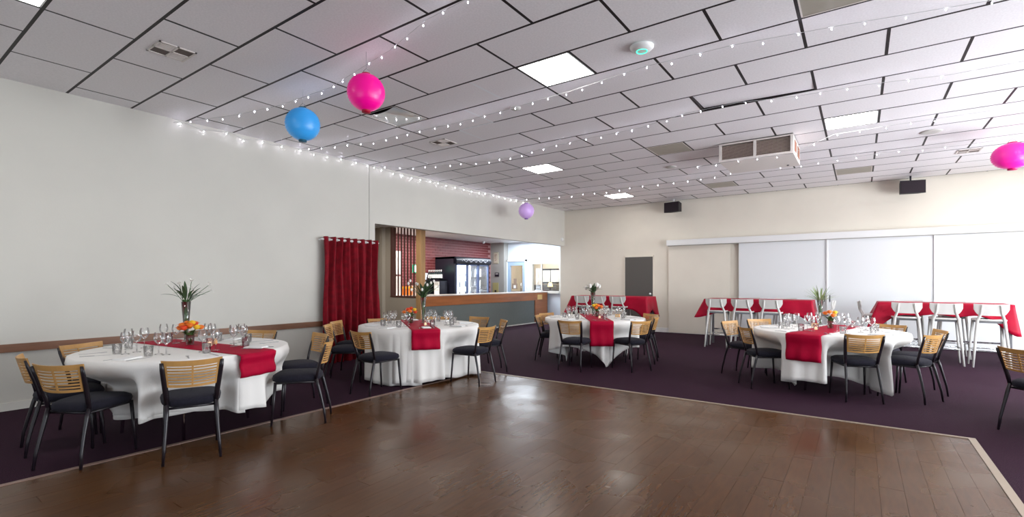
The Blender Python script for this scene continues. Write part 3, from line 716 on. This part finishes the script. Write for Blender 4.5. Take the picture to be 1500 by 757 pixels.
def leaf(mb, p0, p1, w_, bend=.02, n=5):
    p0, p1 = Vector(p0), Vector(p1); d = (p1-p0); s_ = d.cross(Vector((0, 0, 1)))
    s_ = s_.normalized() if s_.length > 1e-4 else Vector((1, 0, 0)); up = s_.cross(d).normalized()
    rows = []
    for k in range(n+1):
        t = k/n; q = p0.lerp(p1, t)+up*bend*math.sin(math.pi*t); ww = w_*math.sin(math.pi*min(.97, .08+t*.92))**.7
        rows.append([q-s_*ww, q+up*ww*.3, q+s_*ww])
    mb.grid(rows)
def tall_vase(i, x, y, kind, h=.36, grow=1.):
    t = thing('tall_flower_vase', ['', 'tall flared glass vase of green stems and white lilies on '+TNAME[1], 'tall flared glass vase with dark leaves and white buds on '+TNAME[2], 'tall glass vase with white tulip like flowers on '+TNAME[3], 'tall glass vase of spiky pale green leaves on '+TNAME[4]][i], 'vase', (x, y, TOP+.011), R(37*i))
    MB().lathe([(0, .004), (.040, .003), (.040, .0), (.018, .02), (.020, .08), (.030, .22), (.044, h), (.042, h), (.028, .22), (.016, .08), (.014, .03)], seg=20).build('vase', GLASS, t)
    rnd = random.Random(i*5+1); st = MB(); lf = MB(); fl = MB()
    for k in range(12):
        a = rnd.uniform(0, 6.28); r0, r1 = .008, .030
        st.tube([(r0*math.cos(a+2), r0*math.sin(a+2), .02), (.4*r1*math.cos(a), .4*r1*math.sin(a), .2), (r1*math.cos(a), r1*math.sin(a), h+.02)], .0075, 5)
    if kind == 'spiky':
        for k in range(34):
            a = rnd.uniform(0, 6.28); el = rnd.uniform(.25, 1.5); L_ = rnd.uniform(.16, .24)
            p0 = Vector((.025*math.cos(a), .025*math.sin(a), h-.02)); p1 = p0+Vector((math.cos(a)*math.cos(el), math.sin(a)*math.cos(el), math.sin(el)))*L_
            leaf(lf, p0, p1, .008, .01)
        lf.build('leaves', PALEG, t)
    else:
        nl = 12 if kind == 'lily' else 26
        for k in range(nl):
            a = rnd.uniform(0, 6.28); el = rnd.uniform(.15, 1.3) if kind != 'bud' else rnd.uniform(.4, 1.4); L_ = rnd.uniform(.08, .18)*grow
            p0 = Vector((.03*math.cos(a), .03*math.sin(a), h+rnd.uniform(-.01, .06))); p1 = p0+Vector((math.cos(a)*math.cos(el), math.sin(a)*math.cos(el), math.sin(el)))*L_
            leaf(lf, p0, p1, .020 if kind != 'lily' else .017, .02)
        lf.build('leaves', LEAFG, t)
        nfl = {'lily': 7, 'bud': 12, 'tulip': 5}[kind]
        for k in range(nfl):
            a = 6.28*k/nfl+rnd.uniform(-.4, .4); el = rnd.uniform(.5, 1.35); L_ = rnd.uniform(.14, .21)*grow
            p0 = Vector((.03*math.cos(a), .03*math.sin(a), h)); p1 = p0+Vector((math.cos(a)*math.cos(el), math.sin(a)*math.cos(el), math.sin(el)))*L_
            st.tube([p0, p0.lerp(p1, .5)+Vector((0, 0, .01)), p1], .0028, 5)
            if kind == 'lily':
                dd = (p1-p0).normalized()
                fl = MB()
                for q in range(6):
                    b = q*1.047; side = dd.cross(Vector((math.cos(b), math.sin(b), .3))).normalized()
                    leaf(fl, p1, p1+(dd*.5+side*.6)*.055, .009, .006, 4)
                fl.build('bloom', PETW, t)
            else: MB().blob(p1, .017 if kind == 'bud' else .030, (1, 1, 1.4), 8, 5).build('bloom', PETW, t)
    st.build('stems', STEMG, t)
def posy(i, x, y, cols, lab):
    t = thing('flower_posy', lab, 'flowers', (x, y, TOP+.011), R(60*i))
    MB().lathe([(0, .004), (.032, .003), (.034, 0), (.040, .095), (.038, .095), (.031, .01)], seg=16).build('vase', GLASS, t)
    st = MB(); rnd = random.Random(i)
    for k in range(9):
        a = rnd.uniform(0, 6.28); st.tube([(0.01*math.cos(a), .01*math.sin(a), .01), (.03*math.cos(a), .03*math.sin(a), .12)], .004, 5)
    lf = MB()
    for k in range(14):
        a = rnd.uniform(0, 6.28); leaf(lf, (.02*math.cos(a), .02*math.sin(a), .08), (.085*math.cos(a), .085*math.sin(a), .10+rnd.uniform(0, .07)), .018)
    st.build('stems', STEMG, t); lf.build('leaves', mat('mid_leaf', (.07, .14, .03), .5), t)
    for k in range(len(cols)):
        a = 2.4*k; r_ = .10*math.sqrt((k+.3)/len(cols)); c_ = Vector((r_*math.cos(a), r_*math.sin(a), .14+.065*(1-k/len(cols))+rnd.uniform(-.01, .01)))
        f = MB()
        for lay, (rr, el, nn) in enumerate(((.047, .25, 10), (.037, .7, 8), (.024, 1.15, 6))):
            for q in range(nn):
                b = 6.283*q/nn+lay*.4; leaf(f, c_, c_+Vector((math.cos(b)*math.cos(el), math.sin(b)*math.cos(el), math.sin(el)))*rr, .015, .005, 3)
        f.blob(c_+Vector((0, 0, .006)), .030, (1, 1, .8), 8, 5)
        f.build('bloom', cols[k], t)
def candle(x, y, lab):
    t = thing('tealight', lab, 'candle', (x, y, TOP+.011), 0, 'tealights in glass holders')
    MB().lathe([(0, .004), (.026, .003), (.028, 0), (.034, .07), (.032, .07), (.025, .008)], seg=14).build('holder', GLASS, t)
    MB().lathe([(0, .006), (.022, .006), (.022, .035), (0, .035)], seg=12).build('candle', WAX, t)
tall_vase(1, -5.66, 2.16, 'lily', .41, 1.15); tall_vase(2, -5.30, 5.17, 'bud', .38, 1.5); tall_vase(3, -3.92, 8.02, 'tulip', .42, .95); tall_vase(4, -.46, 8.2, 'spiky', .36, 1)
O, Rd, Y_ = PETO, PETR, PETY
posy(1, -5.36, 2.08, [Y_, O, O, Rd, O, Y_, O, Rd, O, O], 'posy of orange and yellow gerberas in a glass on the nearest round table')
posy(2, -5.42, 5.03, [Rd, Rd, Y_, O, O, Rd, O], 'posy of red and yellow flowers in a glass before the red curtain table vase')
posy(3, -3.76, 7.86, [Y_, O, O, Y_, O, Rd, O, O], 'posy of orange and yellow flowers in a glass on the middle round table')
posy(4, -.32, 7.75, [O, Y_, O, O, Y_], 'small posy of pale orange flowers in a glass on the right round table')
candle(-5.10, 2.15, 'tealight in glass right of the posy on the nearest round table'); candle(-4.98, 4.90, 'tealight in glass beside the tall vase on the curtain table')
candle(-3.55, 7.52, 'tealight in glass right of the posy on the middle round table'); candle(-.46, 7.35, 'tealight in glass left of the posy on the right round table')
for i, (x, y) in ((1, (-5.22, 2.24)), (3, (-3.42, 7.95)), (4, (-.50, 7.80))):
    t = thing('menu_block', 'small upright amber card block on '+TNAME[i], 'card', (x, y, TOP+.011)); MB().box(-.04, .04, -.012, .012, 0, .05).build('block', mat('amber', (.85, .42, .10), .4), t); MB().box(-.035, .035, -.0135, -.012, .005, .045).build('card', mat('card', (.8, .6, .35), .6), t)

# ================================================================== BAR TABLES AND STOOLS
def bar_table(name_, x0, x1, y0, y1, lab, low, cl):
    h = .985
    t = thing('bar_table', 'high steel legged bar table '+lab, 'table', ((x0+x1)/2, (y0+y1)/2, 0), 0, 'high bar tables')
    hx, hy = (x1-x0)/2, (y1-y0)/2
    MB().box(-hx, hx, -hy, hy, h-.03, h).build('tabletop', WHITE, t)
    for sx in (-1, 1):
        for sy in (-1, 1): MB().box(sx*(hx-.04)-.02, sx*(hx-.04)+.02, sy*(hy-.05)-.02, sy*(hy-.05)+.02, 0, h-.03).build('leg', DSTEEL, t)
    MB().box(-hx+.04, hx-.04, hy-.06, hy-.04, .30, .33).build('foot_rail', CHROME, t)
    # cloth: walk around the top edge
    P = []; nseg = {0: 40, 1: 14}
    def side(a, b, n):
        for k in range(n): P.append(Vector(a).lerp(Vector(b), k/n))
    side((-hx, -hy), (hx, -hy), 60); side((hx, -hy), (hx, hy), 20); side((hx, hy), (-hx, hy), 60); side((-hx, hy), (-hx, -hy), 20)
    n = len(P); rnd = random.Random(cl); ph = rnd.uniform(0, 6)
    C = [Vector((-hx, -hy)), Vector((hx, -hy)), Vector((hx, hy)), Vector((-hx, hy))]
    rows = [[(p.x*.0, p.y*.0, h+.006) for p in P], [(p.x*.98, p.y*.98, h+.006) for p in P], [(p.x*1.004, p.y*1.01, h+.003) for p in P]]
    K = 7
    for j in range(1, K+1):
        k = j/K; row = []
        for i, p in enumerate(P):
            dc = [(p-c).length for c in C]; m_ = min(range(4), key=lambda q: dc[q]); f = math.exp(-(dc[m_]/.20)**2)
            hang = low[0]+.015*math.sin(i*.35+ph)+low[1+m_]*f
            out = Vector((0, 0))
            if abs(abs(p.x)-hx) < 1e-4: out.x = math.copysign(1, p.x)
            if abs(abs(p.y)-hy) < 1e-4: out.y = math.copysign(1, p.y)
            rad_ = C[m_].normalized(); flare = .02*k+.012*k*math.sin(i*.55+ph)
            q = p+out*flare+Vector((math.copysign(1, C[m_].x), math.copysign(.5, C[m_].y)))*f*k*(.17 if C[m_].x < 0 else .05)
            row.append((q.x, q.y, h+.003-hang*k))
        rows.append(row)
    o = MB().grid(rows, close=True).build('bar_tablecloth', REDC); o.location = t.location
    tag(o, 'glossy red cloth over the bar table '+lab, 'tablecloth', 'red bar tablecloths'); o.modifiers.new('thickness', 'SOLIDIFY').thickness = .002
bar_table('b', -6.05, -4.08, 11.15, 11.8, 'in front of the dark door', (.30, .18, .22, .2, .2), 1)
bar_table('b', -2.70, -.74, 10.85, 11.5, 'before the left white sliding door', (.26, .14, .16, .1, .1), 2)
bar_table('b', .26, 1.98, 10.85, 11.5, 'at the right, before the brightest sliding doors', (.20, .34, .30, .2, .2), 3)
def make_stool():
    t = thing('bar_stool', '', 'stool')
    rows = []
    def ol(s_, z):
        r_ = []
        for k in range(28):
            a = 6.2832*k/28; c, s2 = math.cos(a), math.sin(a); ex = 2/4.
            r_.append((math.copysign(abs(c)**ex, c)*.20*s_, math.copysign(abs(s2)**ex, s2)*.19*s_, z-.010*(1-s_)*2))
        return r_
    mb = MB().grid([ol(.96, .735), ol(1, .742), ol(1, .758), ol(.96, .765), ol(.6, .762), ol(.02, .758)], close=True); mb.add(ol(.96, .735), [tuple(reversed(range(28)))]); mb.build('seat', STOOL, t)
    MB().box(-.15, .15, -.14, .14, .70, .737).build('seat_rail', DSTEEL, t)
    for sx in (-1, 1):
        MB().tube([(sx*.165, .15, .74), (sx*.215, .20, 0)], [.021, .014], 8).build('leg', STOOL, t)
        MB().tube([(sx*.105, -.245, .99), (sx*.118, -.222, .86), (sx*.155, -.165, .745), (sx*.185, -.195, .4), (sx*.215, -.235, 0)], [.012, .018, .022, .019, .014], 8).build('leg', STOOL, t)
    # backrest: wide curved plank with rounded lower corners
    rows = []
    for k in range(21):
        u = -1+k/10; x = .205*u; yb_ = -.215-.025*(1-u*u)+.030; zt_ = 1.0+.006*u*u; zb = .822+.10*max(0, (abs(u)-.6)/.4)**2
        rows.append([(x, yb_, zb), (x, yb_-.012, zt_), (x, yb_-.026, zt_), (x, yb_-.014, zb)])
    b = MB().grid(rows, smooth=False, close=True); n = len(rows); b.f += [(0, 1, 2, 3), (4*n-1, 4*n-2, 4*n-3, 4*n-4)]; b.sm += [False, False]
    o = b.build('backrest', STOOL, t)
    z = .27
    MB().tube([(-.197, .18, z), (.197, .18, z)], .008, 6).tube([(-.197, -.212, z), (.197, -.212, z)], .008, 6).tube([(-.197, .18, z), (-.197, -.212, z)], .008, 6).tube([(.197, .18, z), (.197, -.212, z)], .008, 6).build('foot_ring', CHROME, t)
    register(t); return t
ps = make_stool(); first = True
ST = [(-2.42, 10.62, 90, 'first white bar stool at the left end of the middle red bar table'), (-1.93, 10.64, 90, 'second white bar stool from the left at the middle red bar table'), (-1.42, 10.66, 90, 'third white bar stool from the left at the middle red bar table'),
      (-.40, 11.15, 180, 'side on white bar stool at the right end of the middle bar table'),
      (-.02, 11.15, 0, 'side on white bar stool at the left end of the right bar table'),
      (.64, 10.55, 90, 'white bar stool at the left of the three on the right red bar table'), (1.14, 10.55, 90, 'white bar stool in the middle of the three on the right red bar table'), (1.67, 10.53, 90, 'white bar stool at the right of the three on the right red bar table'),
      (-5.66, 10.92, 90, 'left white bar stool behind the middle round table, by the vase'), (-5.22, 10.94, 90, 'middle white bar stool behind the tall white flowers'), (-4.72, 10.94, 90, 'right white bar stool behind the middle round table'),
      (-2.0, 11.95, -90, 'white bar stool beyond the middle red bar table, its legs showing underneath'), (-1.3, 11.98, -90, 'right of the white bar stools beyond the middle red bar table'), (.75, 11.95, -90, 'left of the white bar stools beyond the right red bar table'), (1.35, 11.98, -90, 'right of the white bar stools beyond the right red bar table')]
for x, y, a, lab in ST:
    c = ps if first else copy_tree(ps); first = False
    d = Vector((math.cos(R(a)), math.sin(R(a)))); c.location = (x+d.x*.23, y+d.y*.23, 0); c.rotation_euler = (0, 0, R(a-90)); c['label'] = lab; c['group'] = 'white bar stools'

# ================================================================== CURTAIN
cu = thing('curtain', 'maroon velvet curtain hanging to the floor on a white rod', 'curtain', (WX+.13, 4.75, 0))
rows = []
for j in range(26):
    z = 2.10-2.08*j/23; row = []
    for i in range(161):
        u = i/160; am = .048+.006*math.sin(j*.3+i*.05)
        dx = am*math.sin(2*math.pi*7.5*u+.25*math.sin(j*.25))+.008*math.sin(2*math.pi*21*u+j*.2)
        row.append((dx, u*1.10+.012*math.sin(j*.35+u*9)+ (.05*(j/23)*u), z+.004*math.sin(2*math.pi*7.5*u)))
    rows.append(row)
o = MB().grid(rows).build('drape', VELV, cu); o.modifiers.new('thickness', 'SOLIDIFY').thickness = .004
MB().tube([(0, -.05, 2.055), (0, 1.13, 2.055)], .014, 10).build('rod', WHITE, cu)
for k in range(2): MB().box(-.13, 0, -.01+k*1.09, .01+k*1.09, 2.045, 2.065).build('bracket', WHITE, cu)
ringm = MB().tube([(.022*math.cos(a*.5236), 0, .022*math.sin(a*.5236)) for a in range(13)], .004, 5).mesh('eyelet', WHITE)
for k in range(15): inst('eyelet', ringm, cu, (0, .037+k*.0733, 2.055), (0, 0, R(35 if k % 2 else -35)))

# ================================================================== CEILING THINGS
# fairy light strings (each one thing with its bulbs as parts)
bulb_me = MB().blob((0, 0, -.012), .0048, (1, 1, 1.6), 6, 4).mesh('bulb', BULB)
def string(lab, pts, step):
    o = None; P = [Vector(p) for p in pts]; L_ = [0]
    for a, b in zip(P, P[1:]): L_.append(L_[-1]+(b-a).length)
    o = MB().tube(pts, .0022, 4).build('fairy_light_string', WIRE); tag(o, lab, 'fairy lights', 'fairy light strings')
    s_ = step*.4
    while s_ < L_[-1]:
        i = max(k for k in range(len(L_)-1) if L_[k] <= s_); f = (s_-L_[i])/(L_[i+1]-L_[i]); p = P[i].lerp(P[i+1], f)
        inst('bulb', bulb_me, o, p+Vector((random.uniform(-.01, .01), random.uniform(-.01, .01), random.uniform(-.02, 0)))); s_ += step*random.uniform(.85, 1.15)
def strand(y, x0, x1, n, sag=.05, z0=3.46, dy=0):
    out = []
    for k in range(n+1):
        t = k/n; ph = (t*n/6) % 1; out.append((x0+(x1-x0)*t, y+dy*t+.03*math.sin(k*1.1), z0-sag*math.sin(math.pi*ph)))
    return out
strA = [(-7.25, 2.62, 3.42), (-6.89, 2.72, 3.40), (-6.2, 2.95, 3.41), (-5.46, 3.06, 3.40), (-4.6, 3.13, 3.43), (-3.96, 3.02, 3.43), (-3.42, 2.92, 3.42), (-2.8, 2.76, 3.43), (-1.8, 2.7, 3.44), (-.6, 2.7, 3.44), (1.5, 2.7, 3.44)]
string('fairy light string passing above the blue and pink lanterns', strA, .25)
strB = [(-7.25, 4.35, 3.44)]+[(x, y, 3.42) for x, y in [(-6.99, 4.30), (-6.51, 4.52), (-5.88, 4.69), (-5.02, 4.70), (-4.38, 4.76), (-3.5, 4.75), (-2.57, 4.68), (-1.69, 4.56), (-.9, 4.59), (-.12, 4.74), (.80, 4.96), (2.4, 5.0)]]
string('fairy light string crossing under the white ceiling dome', strB, .245)
strC = [(-7.25, 5.72, 3.45)]+[(x, y, 3.42) for x, y in [(-6.98, 5.80), (-6.69, 6.15), (-5.93, 6.38), (-5.2, 6.6), (-4.67, 6.60), (-3.82, 6.43), (-3.12, 6.37), (-2.43, 6.35), (-1.74, 6.12), (-1.15, 6.10), (-.58, 6.27), (.05, 6.32), (.72, 6.5), (1.4, 6.5), (3, 6.5)]]
string('fairy light string crossing in front of the air conditioner', strC, .25)
strD = [(-7.2, 10.1, 3.44)]+[(x, y, 3.41) for x, y in [(-6.61, 10.16), (-5.72, 10.32), (-4.82, 10.38), (-3.81, 10.16), (-3.01, 10.18), (-2.22, 10.04), (-1.48, 9.80), (-.91, 9.98), (-.26, 9.85), (.43, 9.79), (1.18, 9.94), (1.9, 9.85), (3.2, 9.9)]]
string('farthest fairy light string, beyond the air conditioner', strD, .30)
strW = [(WX+.07, y, z) for y, z in [(2.60, 3.47), (2.93, 3.41), (3.33, 3.46), (3.52, 3.40), (3.72, 3.46), (3.92, 3.42), (4.14, 3.47), (4.7, 3.44), (5.3, 3.47), (5.7, 3.45), (6.4, 3.43), (7.0, 3.43), (7.6, 3.45), (8.2, 3.42), (8.9, 3.44), (9.6, 3.45), (10.4, 3.45), (11.2, 3.44)]]
string('fairy light string pinned along the top of the left wall', strW, .27)
strE = [(-2.2, 8.02, 3.18), (-1.8, 7.96, 3.17), (-1.3, 7.95, 3.18), (-.8, 7.97, 3.17), (-.3, 8.2, 3.42), (.6, 8.2, 3.43), (3, 8.2, 3.43)]
string('fairy light string hanging under the air conditioner', strE, .28)

def lantern(x, y, z, rad, col, lab, tall=.92, capc=None, ribs=16):
    t = thing('paper_lantern', lab, 'lantern', (x, y, z), R(20), 'hanging paper lanterns')
    shade = mat('lantern_'+lab.split()[0]+lab.split()[1], col, .32, spec=.5, emit=col, estr=.10); cp = mat('cap_'+lab.split()[0]+lab.split()[1], capc or tuple(c*.35 for c in col), .5)
    prof = []
    for k in range(ribs*2+1):
        a = math.pi*(.07+.86*k/(ribs*2)); prof.append((rad*math.sin(a)*(1.0 if k % 2 == 0 else .94), rad*tall*math.cos(a)))
    MB().lathe(list(reversed(prof)), seg=32).build('shade', shade, t)
    r0 = rad*math.sin(math.pi*.07)*1.05; zt_ = rad*tall*math.cos(math.pi*.07)
    MB().lathe([(r0, zt_-.012), (r0, zt_+.012)], seg=16).build('top_cap', cp, t)
    MB().lathe([(0, -zt_-.02), (r0, -zt_-.02), (r0, -zt_+.012)], seg=16).build('bottom_cap', cp, t)
    MB().tube([(-r0, 0, zt_), (-r0*.7, 0, zt_+.04), (0, 0, zt_+.058), (r0*.7, 0, zt_+.04), (r0, 0, zt_)], .0022, 5).tube([(0, 0, zt_+.055), (0, 0, CZ-z)], .0012, 4).build('hanger', DSTEEL, t)
    l = bpy.data.lights.new('lantern_glow', 'POINT'); l.energy = .35; l.color = col; l.shadow_soft_size = .05
    return t
lantern(-3.73, 2.91, 3.11, .172, (.95, .0, .30), 'bright pink paper lantern, the largest, hanging left of the lit panels', .98, (.45, .0, .03))
lantern(-5.03, 3.07, 3.10, .185, (.04, .34, .80), 'sky blue paper lantern hanging beside the pink one', .96, (.02, .12, .2))
lantern(-6.45, 9.65, 3.03, .190, (.66, .42, .86), 'small pale violet paper lantern hanging before the far wall beam', .96, (.3, .15, .5), 8)
lantern(1.72, 9.55, 3.10, .225, (.95, .02, .38), 'hot pink paper lantern at the right edge', .80, (.6, .0, .12))

# air conditioner
ac = thing('air_conditioner', 'cream box air conditioner with twin louvred grilles hung below the ceiling', 'air conditioner', (-1.28, 8.03, 3.20))
sh = MB(); sh.box(-.5, .5, .012, .95, 0, .012).box(-.5, .5, .93, .95, .012, .285).box(-.5, -.485, .012, .93, .012, .285).box(.485, .5, .012, .93, .012, .285)
for q in ((-.5, .5, 0, .03), (-.5, .5, .255, .285), (-.5, -.465, .03, .255), (.465, .5, .03, .255), (-.018, .018, .03, .255)): sh.box(q[0], q[1], 0, .03, q[2], q[3])
sh.box(-.5, .5, 0, .95, .275, .286)
sh.build('casing', CREAM, ac)
MB().box(-.48, .48, .10, .11, .02, .26).build('filter', mat('filter_brown', (.16, .10, .09), .8), ac)
for s_ in (-1, 1):
    g = MB()
    for q in ((.02, .46, .03, .037), (.02, .46, .248, .255)): pass
    gr = MB().box(min(s_*.02, s_*.465), max(s_*.02, s_*.465), .030, .036, .030, .034).build('grille', CREAML, ac)
    lv = MB()
    for k in range(11):
        M_ = Matrix.Translation((s_*.2425, .028, .043+k*.0195)) @ Matrix.Rotation(R(35), 4, 'X'); lv = MB().box(-.222, .222, -.010, .010, -.0007, .0012, M_); lv.build('louvre', CREAML, gr)
for k in range(2): MB().box(.5, .506, .18+k*.42, .42+k*.42, .07, .23).build('side_vent', mat('vent_orange_brown', (.30, .12, .07), .6), ac)
MB().blob((.35, .80, -.006), .02, (1, 1, .4), 10, 4).build('sensor', BLACK, ac)
# ceiling devices
def puck(name, x, y, r_, h, m_, lab, cat, ring=None):
    t = thing(name, lab, cat, (x, y, CZ))
    MB().lathe([(r_, 0), (r_, -h*.3), (r_*.8, -h*.75), (r_*.5, -h), (0, -h)], seg=28).build('body', m_, t)
    if ring: MB().tube([(r_*.45*math.cos(a*.4488), r_*.45*math.sin(a*.4488), -h-.001) for a in range(15)], .004, 5, False).build('light_ring', ring, t)
    return t
puck('wireless_dome', -1.61, 4.29, .105, .045, WHITE, 'white round ceiling dome with glowing green ring', 'ceiling device', mat('green_led', (.0, .4, .25), .4, emit=(.05, .9, .5), estr=1.2))
puck('smoke_detector', -3.44, 4.91, .065, .03, GREY, 'round grey smoke detector left of the largest lit panel', 'smoke detector')
puck('smoke_detector', -2.86, 9.11, .10, .03, GREY, 'round smoke detector left of the air conditioner', 'smoke detector')
puck('ceiling_speaker', .82, 9.12, .13, .015, GREY, 'flat round ceiling fitting right of the air conditioner', 'ceiling device')
def vent(x, y, lab, sc=1):
    t = thing('ceiling_vent', lab, 'vent', (x, y, CZ), R(90), 'square louvred ceiling vents')
    a = .15*sc
    f = MB()
    for q in ((-a, a, -a, -a+.015), (-a, a, a-.015, a), (-a, -a+.015, -a, a), (a-.015, a, -a, a), (-a, a, -.008, .008), (-.008, .008, -a, a)): f.box(*q, -.010, -.0005)
    f.build('frame', CREAM, t)
    MB().box(-a+.012, -.008, .008, a-.012, -.004, -.0003).box(.008, a-.012, -a+.012, -.008, -.004, -.0003).build('dark_slots', mat('vent_slot', (.10, .07, .06), .6), t)
    for k in range(12):
        y_ = -a+.02+k*(2*a-.04)/11; (MB().box(.010, a-.015, y_-.003, y_+.003, -.009, -.002) if y_ > 0 else MB().box(-a+.015, -.010, y_-.003, y_+.003, -.009, -.002)).build('louvre', CREAM, t)
vent(-5.18, 1.86, 'louvred vent in the ceiling tile at the top left'); vent(-5.20, 5.50, 'small louvred vent beyond the sagging diffuser'); vent(1.44, 10.8, 'flat vent near the right edge, left of the right lantern')
def speaker(x, y, z, rz, lab):
    t = thing('wall_speaker', lab, 'speaker', (x, y, z), rz, 'black loudspeakers by the back wall')
    v = [(-.21, -.12, -.13), (.21, -.12, -.13), (.15, .12, -.11), (-.15, .12, -.11), (-.21, -.12, .13), (.21, -.12, .13), (.15, .12, .11), (-.15, .12, .11)]
    MB().add(v, [(3, 2, 1, 0), (4, 5, 6, 7), (0, 1, 5, 4), (1, 2, 6, 5), (2, 3, 7, 6), (3, 0, 4, 7)]).build('cabinet', BLACKM, t)
    MB().bbox(-.20, .20, -.128, -.118, -.12, .12, .004).build('grille', mat('speaker_cloth', (.02, .012, .018), .9), t)
    MB().tube([(0, 0, .11), (0, 0, CZ-z)], .016, 8).build('bracket', WHITE if 'left' in lab else BLACK, t)
speaker(-3.93, 12.75, 3.27, R(-14), 'black loudspeaker, left of the two high on the back wall')
speaker(.83, 12.72, 3.25, R(14), 'black loudspeaker, right of the two high on the back wall')
t = thing('wall_sensor', 'small white round sensor on the end of the wall beam', 'sensor', (WX+.001, 12.85, 2.62)); MB().lathe([(.05, 0), (.05, .03), (.03, .05), (0, .05)], seg=16).build('body', WHITE, t)
t.rotation_euler = (0, R(90), 0)
t = thing('security_camera', 'small white dome camera under the bar room ceiling', 'camera', (-10.6, 13.2, LZ)); MB().lathe([(.06, 0), (.06, -.03), (.04, -.07), (0, -.085)], seg=16).build('dome', WHITE, t)
